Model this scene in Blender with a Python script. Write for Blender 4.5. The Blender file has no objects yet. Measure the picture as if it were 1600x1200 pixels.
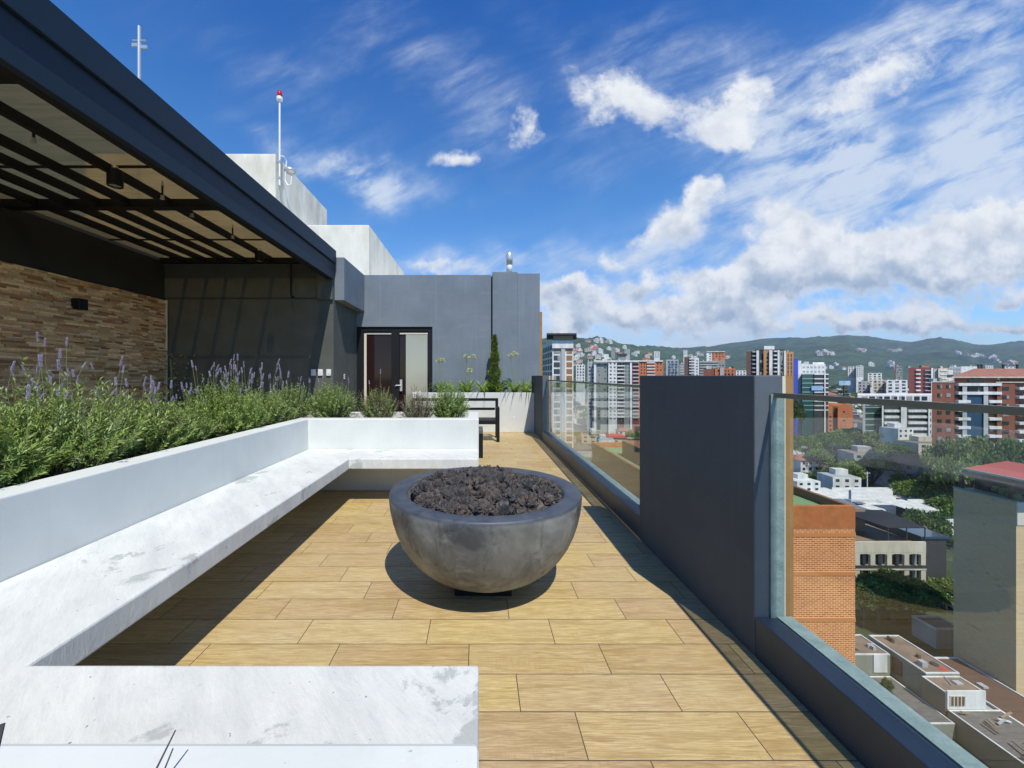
import bpy, bmesh, math, random
import numpy as np
from mathutils import Vector, Matrix, noise
random.seed(7); rng = np.random.default_rng(7)
sc = bpy.context.scene
PI = math.pi
# ------------------------------------------------------------------ camera / sky / sun
F, VX, VY, H = 615.0, 748.0, 587.0, 1.35
cd = bpy.data.cameras.new('camera'); cam = bpy.data.objects.new('camera', cd); sc.collection.objects.link(cam)
cam.location = (0, 0, H); cam.rotation_euler = (PI/2, 0, 0)
cd.sensor_width = 36; cd.lens = F/1600*36; cd.shift_x = (800-VX)/1600; cd.shift_y = (VY-600)/1600
cd.clip_start = .02; cd.clip_end = 60000
sc.camera = cam
sc.view_settings.view_transform = 'Standard'; sc.view_settings.look = 'None'
sc.view_settings.exposure = 0.10; sc.view_settings.gamma = 1
SUN_TO = Vector((.19, -.615, 1.0)).normalized()          # towards the sun
sl = bpy.data.lights.new('sun', 'SUN'); sun = bpy.data.objects.new('sun', sl); sc.collection.objects.link(sun)
sl.energy = 4.8; sl.angle = math.radians(.5); sl.color = (1.0, .945, .84)
sun.rotation_euler = (-SUN_TO).to_track_quat('-Z', 'Y').to_euler()
sun.location = (5, -10, 20)

class NT:
    """small helper to write node maths"""
    def __init__(s, tree): s.t = tree; s.n = tree.nodes; s.l = tree.links
    def node(s, typ, **kw):
        nd = s.n.new(typ)
        for k, v in kw.items(): setattr(nd, k, v)
        return nd
    def put(s, sock, v):
        if isinstance(v, bpy.types.NodeSocket): s.l.new(v, sock)
        elif v is not None:
            if hasattr(sock, 'default_value'):
                try: sock.default_value = v
                except Exception:
                    try: sock.default_value = (*v, 1.0)
                    except Exception: sock.default_value = (v, v, v)
    def m(s, op, a, b=None, c=None, clamp=False):
        nd = s.node('ShaderNodeMath', operation=op); nd.use_clamp = clamp
        s.put(nd.inputs[0], a); s.put(nd.inputs[1], b); s.put(nd.inputs[2], c); return nd.outputs[0]
    def mix(s, f, a, b, blend='MIX'):
        nd = s.node('ShaderNodeMix', data_type='RGBA', blend_type=blend)
        s.put(nd.inputs[0], f); s.put(nd.inputs[6], a); s.put(nd.inputs[7], b); return nd.outputs[2]
    def mr(s, v, a, b, c=0, d=1, smooth=False):
        nd = s.node('ShaderNodeMapRange', interpolation_type='SMOOTHSTEP' if smooth else 'LINEAR')
        for i, x in enumerate((v, a, b, c, d)): s.put(nd.inputs[i], x)
        return nd.outputs[0]
    def noise(s, vec, scale, detail=4, rough=.55, dist=0, col=False):
        nd = s.node('ShaderNodeTexNoise'); s.put(nd.inputs['Vector'], vec); s.put(nd.inputs['Scale'], scale)
        s.put(nd.inputs['Detail'], detail); s.put(nd.inputs['Roughness'], rough); s.put(nd.inputs['Distortion'], dist)
        return nd.outputs['Color' if col else 'Fac']
    def xyz(s, v):
        nd = s.node('ShaderNodeSeparateXYZ'); s.put(nd.inputs[0], v); return nd.outputs
    def comb(s, x, y, z=0.0):
        nd = s.node('ShaderNodeCombineXYZ'); s.put(nd.inputs[0], x); s.put(nd.inputs[1], y); s.put(nd.inputs[2], z); return nd.outputs[0]
    def vm(s, op, a, b=None):
        nd = s.node('ShaderNodeVectorMath', operation=op); s.put(nd.inputs[0], a); s.put(nd.inputs[1], b); return nd.outputs[0]

# ---- world: Nishita sky with procedural clouds laid out by direction
w = bpy.data.worlds.new('World'); sc.world = w; w.use_nodes = True
w.node_tree.nodes.clear(); W = NT(w.node_tree)
sky = W.node('ShaderNodeTexSky', sky_type='NISHITA'); sky.sun_disc = False
sky.sun_elevation = math.asin(SUN_TO.z); sky.sun_rotation = math.atan2(SUN_TO.x, SUN_TO.y)
sky.air_density = 1.0; sky.dust_density = .3; sky.ozone_density = 3.0; sky.altitude = 1500
tc = W.node('ShaderNodeTexCoord').outputs['Generated']
dx, dy, dz = W.xyz(W.vm('NORMALIZE', tc))
yy = W.m('MAXIMUM', dy, .12)
gx = W.m('DIVIDE', dx, yy); gz = W.m('DIVIDE', dz, yy)
G = W.comb(gx, gz, 0)
# warped coordinates for cloud outlines
wn = W.noise(G, 5.0, 6, .6, 0, True)
wv = W.vm('SUBTRACT', wn, (.5, .5, .5))
wsc = W.node('ShaderNodeVectorMath', operation='SCALE'); W.put(wsc.inputs[0], wv); wsc.inputs[3].default_value = .24
wx, wz, _ = W.xyz(W.vm('ADD', G, wsc.outputs[0]))
QW = []
def blob(cx, cy, rx, ry, ang=0, k=1.0):
    """soft elliptical cloud mask centred on a direction (given as photo-scale tangents)"""
    u0 = (cx-VX)/F; v0 = (VY-cy)/F; a = math.radians(ang)
    du = W.m('SUBTRACT', wx, u0); dv = W.m('SUBTRACT', wz, v0)
    p = W.m('ADD', W.m('MULTIPLY', du, math.cos(a)*F/rx), W.m('MULTIPLY', dv, math.sin(a)*F/rx))
    q = W.m('SUBTRACT', W.m('MULTIPLY', dv, math.cos(a)*F/ry), W.m('MULTIPLY', du, math.sin(a)*F/ry))
    r2 = W.m('ADD', W.m('MULTIPLY', p, p), W.m('MULTIPLY', q, q))
    g_ = W.m('MULTIPLY', W.m('EXPONENT', W.m('MULTIPLY', r2, -1.0)), k); QW.append(W.m('MULTIPLY', g_, q)); return g_
def summ(lst):
    a = lst[0]
    for b in lst[1:]: a = W.m('ADD', a, b)
    return a
CUM = [(1060,350,58,30,35,1.15),(1100,308,24,22,40,.85),(1002,445,38,19,10,1.05),(950,408,24,16,0,.8),
       (1130,180,62,40,-10,.95),(985,150,55,36,-20,.8),(940,130,60,34,-20,.4),(1165,205,30,26,0,.55),(818,195,20,26,0,.6),(712,243,32,22,-10,.85),
       (1150,445,95,26,4,1.2),(1260,420,110,34,6,1.2),(1400,425,130,34,6,1.25),(1540,415,110,34,8,1.1),(1270,345,44,34,10,1.25),(1215,382,44,26,0,1.05),(1345,375,70,30,0,1.0),(1450,375,120,40,12,.95),(1570,340,80,34,14,.9),
       (1590,452,30,11,10,.95),(1465,492,44,20,-5,1.15),(1400,508,60,12,0,.85),(1290,512,70,11,0,.7),(895,465,55,22,4,1.1),(960,492,50,18,0,.8),
       (1040,482,60,14,0,.75),(1140,492,80,13,0,.85),(1580,512,60,10,0,.8),(880,515,50,14,0,.7),(690,415,70,13,5,.7),(1380,120,90,34,35,.75),(1300,170,50,24,20,.5),(1160,470,70,16,0,.8),(1100,506,620,22,0,.55),(1210,330,30,18,40,.6),(870,455,40,20,0,.6),(1500,330,90,24,14,.5),(1060,200,50,30,0,.35),(1190,150,34,30,20,.45)]
cm = summ([blob(*c) for c in CUM]); qm = W.m('DIVIDE', summ(QW), W.m('MAXIMUM', cm, .05))
hi = W.m('ADD', W.m('MULTIPLY', W.noise(W.vm('MULTIPLY', G, (1, 1.25, 1)), 9.0, 12, .66), .75), W.m('MULTIPLY', W.noise(G, 30.0, 8, .6, .5), .25))
cumv = W.m('ADD', cm, W.m('MULTIPLY', W.m('MULTIPLY', W.m('SUBTRACT', hi, .465), 2.7), W.m('MULTIPLY', cm, 3.5, clamp=True)))
cum = W.mr(cumv, .16, 1.05, 0, .96, True)
# cirrus: streaks, in a plane-like mapping, rising to the right
CIR = [(560,272,110,30,-16,1.7),(500,240,70,26,-22,.8),(1060,170,170,90,0,.55),(1180,110,120,70,30,.55),(760,190,70,60,0,.4),(1300,548,900,46,0,.9),(1000,500,300,60,0,.55),(1400,330,300,90,10,.55),(1330,120,150,70,35,.8),(1180,330,140,50,25,.5),(730,410,140,34,0,.7),(1480,250,220,60,12,.6),(420,215,90,30,-20,.25),(700,120,220,60,-30,.26),(1450,90,260,80,35,.62),(1300,280,330,60,22,.75),(1500,230,200,70,15,.8),(1000,80,140,60,40,.35),
       (1560,60,160,80,30,.5),(800,400,300,26,0,.3),(1200,545,700,40,0,.5),(1150,250,170,50,30,.35),(900,330,160,26,20,.12),(560,340,140,30,8,.18),(1560,330,200,60,10,.7),(330,60,160,50,-20,.3),(540,200,150,60,-25,.35),(650,60,160,60,-30,.3),(880,80,130,50,-40,.45),(480,110,120,40,30,.25),(930,250,120,40,10,.3),(640,430,160,30,0,.6),(1000,400,260,40,5,.3)]
cr = summ([blob(*c) for c in CIR])
a = math.radians(24)
su = W.m('ADD', W.m('MULTIPLY', gx, math.cos(a)), W.m('MULTIPLY', gz, math.sin(a)))
sv = W.m('SUBTRACT', W.m('MULTIPLY', gz, math.cos(a)), W.m('MULTIPLY', gx, math.sin(a)))
n1 = W.noise(W.comb(W.m('MULTIPLY', su, 1.8), W.m('MULTIPLY', sv, 6.5)), 2.2, 11, .64, .35)
n2 = W.noise(G, 2.6, 9, .62, .25)
cir = W.mr(W.m('MULTIPLY', cr, W.m('ADD', W.m('MULTIPLY', W.mr(n1, .33, .68), W.mr(n2, .27, .70)), .09)), .0, .82, 0, .86, True)
# shading inside the cumulus: bright tops, grey bases
up = W.noise(W.vm('ADD', G, (.012, .035, 0)), 11.0, 6, .6)
hl = W.noise(G, 11.0, 6, .6)
dens = W.mr(W.m('SUBTRACT', hl, up), -.12, .14, 0, 1, True)
thick = W.mr(cumv, .35, 1.5, 0, 1, True)
basez = W.mr(gz, .10, .60, 1, .35)
bot = W.mr(W.m('ADD', qm, W.m('MULTIPLY', W.m('SUBTRACT', hl, .5), 2.2)), .45, -.75, 0, 1, True)
shade = W.m('MULTIPLY', W.m('ADD', W.m('MULTIPLY', W.m('MULTIPLY', bot, thick), .85), W.m('MULTIPLY', W.m('SUBTRACT', 1, dens), .38)), basez, clamp=True)
ccol = W.mix(shade, (.95, .965, .98, 1), (.38, .475, .62, 1))
rp = W.node('ShaderNodeValToRGB'); W.put(rp.inputs[0], dz); e_ = rp.color_ramp.elements
e_[0].position = 0; e_[0].color = (.98, 1.22, 1.32, 1); e_[1].position = 1; e_[1].color = (.03, .34, .70, 1)
for p_, c_ in ((.15, (.82, 1.14, 1.34, 1)), (.4, (.46, 1.04, 1.45, 1)), (.68, (.085, .68, 1.38, 1))):
    q_ = e_.new(p_); q_.color = c_
skyc = rp.outputs[0]
skym = W.mix(1.0, sky.outputs[0], skyc, 'MULTIPLY')
bgsky = W.node('ShaderNodeBackground'); W.put(bgsky.inputs[0], skym); bgsky.inputs[1].default_value = .13
bgc = W.node('ShaderNodeBackground'); W.put(bgc.inputs[0], ccol); bgc.inputs[1].default_value = .93
bgci = W.node('ShaderNodeBackground'); bgci.inputs[0].default_value = (.78, .87, 1, 1); bgci.inputs[1].default_value = .85
mx1 = W.node('ShaderNodeMixShader'); W.put(mx1.inputs[0], cir); W.l.new(bgsky.outputs[0], mx1.inputs[1]); W.l.new(bgci.outputs[0], mx1.inputs[2])
mx2 = W.node('ShaderNodeMixShader'); W.put(mx2.inputs[0], W.m('MULTIPLY', cum, W.mr(gz, 0, .02)))
W.l.new(mx1.outputs[0], mx2.inputs[1]); W.l.new(bgc.outputs[0], mx2.inputs[2])
wo = W.node('ShaderNodeOutputWorld'); W.l.new(mx2.outputs[0], wo.inputs[0])
w.cycles.sampling_method = 'MANUAL'; w.cycles.sample_map_resolution = 512

# ------------------------------------------------------------------ materials
def mat(name, col, rough=.7, var=None, vscale=3.0, bump=0, bscale=60, spec=.5, metal=0, island=0, transl=0, detail=5, stretch=(1, 1, 1)):
    m = bpy.data.materials.new(name); m.use_nodes = True; N = NT(m.node_tree)
    b = m.node_tree.nodes['Principled BSDF']
    b.inputs['Roughness'].default_value = rough; b.inputs['Metallic'].default_value = metal
    b.inputs['Specular IOR Level'].default_value = spec
    c = (*col, 1)
    P = N.node('ShaderNodeNewGeometry').outputs['Position']
    Ps = N.vm('MULTIPLY', P, stretch)
    if var:
        f = N.mr(N.noise(Ps, vscale, detail, .6), .32, .68)
        c = N.mix(f, c, (*var, 1))
    if island:
        ri = N.node('ShaderNodeNewGeometry').outputs['Random Per Island']
        k = N.mr(ri, 0, 1, 1-island, 1+island)
        c = N.mix(1.0, c, N.comb(k, k, N.m('MULTIPLY', k, .95)), 'MULTIPLY')
    N.put(b.inputs['Base Color'], c)
    if bump:
        bn = N.node('ShaderNodeBump'); bn.inputs['Strength'].default_value = bump; bn.inputs['Distance'].default_value = .01
        N.put(bn.inputs['Height'], N.noise(Ps, bscale, 4, .6)); N.l.new(bn.outputs[0], b.inputs['Normal'])
    if transl:
        tr = N.node('ShaderNodeBsdfTranslucent'); N.put(tr.inputs[0], c)
        ms = N.node('ShaderNodeMixShader'); ms.inputs[0].default_value = transl
        N.l.new(b.outputs[0], ms.inputs[1]); N.l.new(tr.outputs[0], ms.inputs[2])
        N.l.new(ms.outputs[0], m.node_tree.nodes['Material Output'].inputs[0])
    return m
M = {}
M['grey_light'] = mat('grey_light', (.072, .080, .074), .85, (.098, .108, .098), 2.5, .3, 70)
M['kerb_paint'] = mat('kerb_paint', (.030, .050, .078), .42, (.045, .068, .100), 4, .12, 120)
M['navy_metal'] = mat('navy_metal', (.010, .022, .040), .5, (.013, .027, .047), 60, .05, 400, spec=.3)
M['black_metal'] = mat('black_metal', (.009, .0095, .011), .5, spec=.3)
M['dark_ceiling'] = mat('dark_ceiling', (.012, .013, .015), .6)
M['dark_plaster'] = mat('dark_plaster', (.016, .019, .020), .85, (.024, .027, .026), 2)
M['concrete'] = mat('concrete', (.60, .58, .49), .9, (.90, .87, .77), 1.6, .35, 30, detail=9, stretch=(1, 1, .45))
M['ochre'] = mat('ochre', (.38, .21, .07), .8, (.30, .16, .05), 6, .2, 60)
M['cream'] = mat('cream', (.62, .58, .48), .8)
M['steel'] = mat('steel', (.62, .63, .62), .35, metal=.6)
M['white_paint'] = mat('white_paint', (.78, .79, .79), .5)
M['plastic_white'] = mat('plastic_white', (.7, .7, .7), .4)
M['soil'] = mat('soil', (.045, .032, .024), .95, (.10, .075, .055), 30, .8, 60)
M['red_lens'] = mat('red_lens', (.55, .01, .02), .15)
M['stone_pale'] = mat('stone_pale', (.6, .57, .52), .8, (.4, .36, .33), 20)
M['stem'] = mat('stem', (.16, .20, .07), .7, (.22, .24, .10), 40)
M['lavender'] = mat('lavender', (.24, .21, .36), .8, (.42, .38, .52), 120, island=.35, transl=.2)
M['leaf_lav'] = mat('leaf_lav', (.19, .29, .05), .5, (.31, .41, .11), 9, island=.45, transl=.3)
M['leaf_sage'] = mat('leaf_sage', (.24, .33, .12), .6, (.34, .42, .19), 9, island=.45, transl=.3)
M['leaf_dry'] = mat('leaf_dry', (.17, .13, .10), .8, (.24, .19, .15), 12, island=.4, transl=.2)
M['leaf_strap'] = mat('leaf_strap', (.20, .34, .03), .4, (.32, .45, .06), 12, island=.4, transl=.3)
M['leaf_juniper'] = mat('leaf_juniper', (.08, .14, .02), .6, (.19, .25, .04), 14, island=.5, transl=.2)
M['umbel'] = mat('umbel', (.45, .47, .25), .7, (.6, .6, .42), 60, island=.4, transl=.3)
M['dry_stem'] = mat('dry_stem', (.05, .045, .05), .8)

def ctex(name, builder):
    m = bpy.data.materials.new(name); m.use_nodes = True
    N = NT(m.node_tree); b = m.node_tree.nodes['Principled BSDF']
    P = N.node('ShaderNodeNewGeometry').outputs['Position']
    builder(N, b, P, m); M[name] = m; return m
def bumpn(N, b, h, strength, dist):
    bn = N.node('ShaderNodeBump'); bn.inputs['Strength'].default_value = strength; bn.inputs['Distance'].default_value = dist
    N.put(bn.inputs['Height'], h); N.l.new(bn.outputs[0], b.inputs['Normal'])
def deck(N, b, P, m):
    x, y, z = N.xyz(P)
    v = N.m('DIVIDE', N.m('ADD', y, .019), .2); row = N.m('FLOOR', v)
    u = N.m('ADD', N.m('DIVIDE', N.m('ADD', x, .048), .65), N.m('DIVIDE', N.m('SUBTRACT', row, 9), 3.0))
    idt = N.m('FLOOR', u); fu = N.m('FRACT', u); fv = N.m('FRACT', v)
    wn_ = N.node('ShaderNodeTexWhiteNoise', noise_dimensions='2D'); N.put(wn_.inputs[0], N.comb(idt, row))
    rnd = wn_.outputs[0]; r2 = N.xyz(wn_.outputs[1])
    eu = N.m('MULTIPLY', N.m('MINIMUM', fu, N.m('SUBTRACT', 1, fu)), .65)
    ev = N.m('MULTIPLY', N.m('MINIMUM', fv, N.m('SUBTRACT', 1, fv)), .2)
    e = N.m('MINIMUM', eu, ev)
    off = N.m('MULTIPLY', rnd, 37.0)
    gv = N.comb(N.m('ADD', N.m('MULTIPLY', x, 1.3), off), N.m('ADD', N.m('MULTIPLY', y, 16.0), off), r2[1])
    g1 = N.noise(gv, 2.2, 7, .62, .9)
    gv2 = N.comb(N.m('ADD', N.m('MULTIPLY', x, 5.0), off), N.m('ADD', N.m('MULTIPLY', y, 120.0), off), 0)
    g2 = N.noise(gv2, 2.0, 4, .7, .3)
    cross = N.noise(N.comb(N.m('MULTIPLY', x, 150.0), N.m('MULTIPLY', y, 12.0), off), 1.0, 2, .6)
    patch = N.mr(N.noise(N.comb(N.m('ADD', x, off), N.m('MULTIPLY', y, 3)), 3.0, 3, .5), .54, .66)
    c = N.mix(N.mr(g1, .36, .64), (.40, .29, .115, 1), (.68, .545, .275, 1))
    c = N.mix(N.mr(g2, .42, .60, 0, .75), c, (.33, .215, .085, 1))
    c = N.mix(N.m('MULTIPLY', N.mr(g1, .56, .64), .6), c, (.27, .165, .065, 1))
    c = N.mix(N.m('MULTIPLY', N.m('MULTIPLY', patch, N.mr(cross, .5, .62)), .55), c, (.40, .26, .09, 1))
    k = N.mr(rnd, 0, 1, .91, 1.08)
    c = N.mix(1.0, c, N.comb(k, N.m('MULTIPLY', k, N.mr(r2[0], 0, 1, .96, 1.03)), N.m('MULTIPLY', k, N.mr(r2[2], 0, 1, .93, 1.1))), 'MULTIPLY')
    dirt = N.mr(N.noise(P, 1.3, 7, .65), .42, .72, 0, .34)
    c = N.mix(dirt, c, (.52, .44, .30, 1)); c = N.mix(N.mr(N.noise(P, 55.0, 2, .5), .73, .76, 0, .5), c, (.2, .14, .08, 1))
    gl = N.mr(e, .0013, .0026)
    c = N.mix(gl, (.085, .06, .045, 1), c)
    N.put(b.inputs['Base Color'], c)
    N.put(b.inputs['Roughness'], N.mr(g2, .3, .7, .38, .55)); b.inputs['Specular IOR Level'].default_value = .35
    bumpn(N, b, N.m('ADD', N.m('MULTIPLY', N.mr(e, 0, .004), 1.0), N.m('MULTIPLY', g2, .18)), .5, .002)
ctex('deck_tile', deck)
def bench(N, b, P, m):
    d = N.node('ShaderNodeVectorRotate'); d.inputs['Angle'].default_value = .9; d.rotation_type = 'Z_AXIS'; N.put(d.inputs[0], P)
    ps = N.vm('MULTIPLY', d.outputs[0], (1.0, 3.2, 1.0))
    n1 = N.noise(ps, 2.2, 10, .7, .2); n2 = N.noise(P, 4.5, 11, .68, .35); n3 = N.noise(N.vm('MULTIPLY', d.outputs[0], (1.0, 5.0, 1.0)), 9.0, 9, .72, .2); n5 = N.noise(P, 1.4, 3, .5)
    c = N.mix(N.mr(n1, .35, .68), (.68, .695, .66, 1), (.53, .55, .53, 1))
    c = N.mix(N.mr(n3, .52, .72, 0, .5), c, (.47, .50, .49, 1))
    c = N.mix(N.mr(N.m('ADD', n2, N.m('MULTIPLY', N.m('SUBTRACT', n5, .5), .5)), .604, .640, 0, .7), c, (.33, .355, .34, 1))
    sp = N.noise(P, 60.0, 2, .5); c = N.mix(N.mr(sp, .74, .765, 0, .8), c, (.12, .12, .12, 1))
    N.put(b.inputs['Base Color'], c); b.inputs['Roughness'].default_value = .75
    bumpn(N, b, N.m('ADD', N.m('MULTIPLY', n2, .7), n3), .55, .008)
ctex('bench_paint', bench)
def pwall(N, b, P, m):
    n1 = N.noise(P, 2.2, 7, .6, .3); n3 = N.noise(P, 22.0, 5, .6)
    c = N.mix(N.mr(n1, .35, .7), (.655, .675, .64, 1), (.575, .60, .57, 1))
    c = N.mix(N.mr(N.noise(N.vm('MULTIPLY', P, (1, 1, 6)), 6.0, 5, .6), .62, .74, 0, .35), c, (.52, .53, .50, 1))
    c = N.mix(N.mr(N.noise(N.vm('MULTIPLY', P, (9, 9, .5)), 1.5, 6, .65), .56, .72, 0, .22), c, (.42, .42, .38, 1))
    c = N.mix(N.mr(N.noise(P, 70.0, 2, .5), .745, .77, 0, .6), c, (.2, .19, .17, 1))
    N.put(b.inputs['Base Color'], c); b.inputs['Roughness'].default_value = .7
    bumpn(N, b, N.m('ADD', n3, n1), .15, .004)
ctex('planter_paint', pwall)
def bowlm(N, b, P, m):
    tcn = N.node('ShaderNodeTexCoord').outputs['Object']
    ox, oy, oz = N.xyz(tcn)
    n1 = N.noise(tcn, 4.2, 10, .68, .5); n2 = N.noise(tcn, 9.0, 9, .7, .8)
    st = N.noise(N.vm('MULTIPLY', tcn, (12, 12, .8)), 1.6, 5, .6)
    n4 = N.noise(tcn, 1.9, 5, .55, .6)
    c = N.mix(N.mr(n1, .36, .66), (.060, .067, .074, 1), (.27, .28, .27, 1))
    c = N.mix(N.mr(n2, .54, .66, 0, .6), c, (.34, .345, .31, 1))
    c = N.mix(N.mr(st, .57, .70, 0, .55), c, (.018, .019, .022, 1))
    c = N.mix(N.mr(n4, .52, .64, 0, .55), c, (.12, .12, .105, 1))
    rim = N.mr(oz, .585, .60)
    c = N.mix(rim, c, N.mix(N.mr(n2, .4, .75), (.045, .055, .075, 1), (.095, .11, .135, 1)))  # bluish rim colour stands in for the sky reflected there
    N.put(b.inputs['Base Color'], c); N.put(b.inputs['Roughness'], N.mr(n2, .3, .7, .42, .68))
    bumpn(N, b, N.m('ADD', n2, n1), .25, .004)
ctex('bowl_concrete', bowlm)
def lava(N, b, P, m):
    ri = N.node('ShaderNodeObjectInfo').outputs['Random']
    n1 = N.noise(P, 26.0, 6, .7); n2 = N.noise(P, 160.0, 4, .7)
    c = N.mix(N.mr(ri, .2, 1), (.036, .037, .041, 1), (.075, .058, .050, 1))
    c = N.mix(N.mr(n1, .5, .72, 0, .8), c, (.20, .175, .16, 1))
    c = N.mix(N.mr(n2, .56, .70, 0, .7), c, (.012, .011, .012, 1))
    N.put(b.inputs['Base Color'], c); b.inputs['Roughness'].default_value = .8
    bumpn(N, b, N.m('ADD', n2, n1), .6, .004)
ctex('lava_rock', lava)
def ledger(N, b, P, m):
    ri = N.node('ShaderNodeNewGeometry').outputs['Random Per Island']
    cr_ = N.node('ShaderNodeValToRGB'); N.put(cr_.inputs[0], ri); e = cr_.color_ramp.elements
    e[0].color = (.27, .13, .055, 1); e[1].color = (.92, .66, .38, 1)
    for p_, c_ in ((.25, (.62, .36, .17, 1)), (.5, (.80, .54, .28, 1)), (.7, (.46, .29, .16, 1)), (.85, (.86, .64, .39, 1))):
        q = e.new(p_); q.color = c_
    c = N.mix(N.mr(N.noise(P, 30, 5, .6), .4, .7, 0, .4), cr_.outputs[0], (.22, .13, .07, 1))
    N.put(b.inputs['Base Color'], c); b.inputs['Roughness'].default_value = .85
    bumpn(N, b, N.noise(P, 90, 4, .6), .5, .004)
ctex('ledger_stone', ledger)
def ceilm(N, b, P, m):
    n = N.noise(N.vm('MULTIPLY', P, (.5, 6, 1)), 4.0, 7, .65)
    c = N.mix(N.mr(n, .35, .7), (.27, .265, .22, 1), (.17, .165, .13, 1))
    N.put(b.inputs['Base Color'], c); b.inputs['Roughness'].default_value = .5
    tr = N.node('ShaderNodeBsdfTranslucent'); N.put(tr.inputs[0], c)
    tp = N.node('ShaderNodeBsdfTransparent'); tp.inputs[0].default_value = (.85, .70, .46, 1)
    ms = N.node('ShaderNodeMixShader'); ms.inputs[0].default_value = .40
    N.l.new(b.outputs[0], ms.inputs[1]); N.l.new(tr.outputs[0], ms.inputs[2])
    m2 = N.node('ShaderNodeMixShader'); m2.inputs[0].default_value = .36
    N.l.new(ms.outputs[0], m2.inputs[1]); N.l.new(tp.outputs[0], m2.inputs[2])
    N.l.new(m2.outputs[0], m.node_tree.nodes['Material Output'].inputs[0])
ctex('roof_sheet', ceilm)
def glassm(tint, refl, name):
    m = bpy.data.materials.new(name); m.use_nodes = True; m.node_tree.nodes.clear(); N = NT(m.node_tree)
    t = N.node('ShaderNodeBsdfTransparent'); t.inputs[0].default_value = (*tint, 1)
    g = N.node('ShaderNodeBsdfGlossy'); g.inputs[0].default_value = (.95, .97, 1, 1); g.inputs['Roughness'].default_value = .0
    ge = N.node('ShaderNodeNewGeometry'); dt = N.node('ShaderNodeVectorMath', operation='DOT_PRODUCT'); N.l.new(ge.outputs['Normal'], dt.inputs[0]); N.l.new(ge.outputs['Incoming'], dt.inputs[1])
    c1 = N.m('SUBTRACT', 1, N.m('ABSOLUTE', dt.outputs['Value']), clamp=True); fr = N.m('ADD', refl, N.m('MULTIPLY', N.m('POWER', c1, 5), 1-refl))   # Schlick
    ms = N.node('ShaderNodeMixShader'); N.l.new(fr, ms.inputs[0]); N.l.new(t.outputs[0], ms.inputs[1]); N.l.new(g.outputs[0], ms.inputs[2])
    o = N.node('ShaderNodeOutputMaterial'); N.l.new(ms.outputs[0], o.inputs[0]); M[name] = m
glassm((.945, .965, .945), .045, 'rail_glass')
M['glass_edge'] = mat('glass_edge', (.17, .18, .14), .3, spec=.5)
M['silicone'] = mat('silicone', (.17, .24, .24), .6, (.27, .35, .35), 14, .5, 40, detail=7)
M['door_glass'] = mat('door_glass', (.022, .010, .010), .06, spec=.25)
M['door_curtain'] = mat('door_curtain', (.36, .36, .30), .1, spec=.8)
def streaky(name, c1, c2, c3, rough=.85):
    def f(N, b, P, m):
        c = N.mix(N.mr(N.noise(P, 1.3, 8, .65), .35, .68), (*c1, 1), (*c2, 1))
        c = N.mix(N.mr(N.noise(N.vm('MULTIPLY', P, (7, 7, .35)), 1.6, 7, .65), .52, .74, 0, .55), c, (*c3, 1))
        c = N.mix(N.mr(N.noise(N.vm('MULTIPLY', P, (.6, .6, 3)), 2.6, 6, .6), .56, .70, 0, .35), c, (*c3, 1))
        c = N.mix(N.mr(N.noise(P, 75.0, 3, .5), .70, .76, 0, .5), c, (.30, .31, .32, 1))
        N.put(b.inputs['Base Color'], c); b.inputs['Roughness'].default_value = rough; b.inputs['Specular IOR Level'].default_value = .2
        bumpn(N, b, N.m('ADD', N.noise(P, 90.0, 4, .6), N.noise(P, 9.0, 5, .6)), .3, .004)
    ctex(name, f)
streaky('pillar_plaster_shade', (.088, .108, .130), (.105, .127, .150), (.125, .148, .170))  # darker copy of the facade plaster, shade of the pillar face put into colour
streaky('grey_plaster', (.155, .188, .222), (.190, .225, .262), (.225, .26, .295))  # same plaster, lighter copy for the sunlit facade
def brickm(name, c1, c2, mortar, bw, rh, axis, ms=.012):
    def f(N, b, P, m):
        x, y, z = N.xyz(P); u = x if axis == 'x' else y
        bt = N.node('ShaderNodeTexBrick'); N.put(bt.inputs['Vector'], N.comb(u, z, 0))
        bt.inputs['Color1'].default_value = (*c1, 1); bt.inputs['Color2'].default_value = (*c2, 1); bt.inputs['Mortar'].default_value = (*mortar, 1)
        bt.inputs['Scale'].default_value = 1; bt.inputs['Brick Width'].default_value = bw; bt.inputs['Row Height'].default_value = rh
        bt.inputs['Mortar Size'].default_value = ms; bt.inputs['Mortar Smooth'].default_value = .2
        c = N.mix(N.mr(N.noise(P, .35, 6, .65), .35, .75, 0, .35), bt.outputs[0], (c1[0]*.6, c1[1]*.55, c1[2]*.5, 1))
        N.put(b.inputs['Base Color'], c); b.inputs['Roughness'].default_value = .85
    ctex(name, f)
brickm('orange_brick', (.44, .105, .022), (.68, .21, .045), (.88, .55, .28), .34, .125, 'x', .022)
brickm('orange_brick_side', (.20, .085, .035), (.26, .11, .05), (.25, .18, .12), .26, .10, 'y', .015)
M['orange_plain'] = mat('orange_plain', (.52, .17, .045), .85, (.38, .12, .035), 2.0)
M['orange_band'] = mat('orange_band', (.66, .27, .09), .85)
M['green_roof'] = mat('green_roof', (.15, .27, .12), .8, (.19, .31, .15), 1.0)
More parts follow.
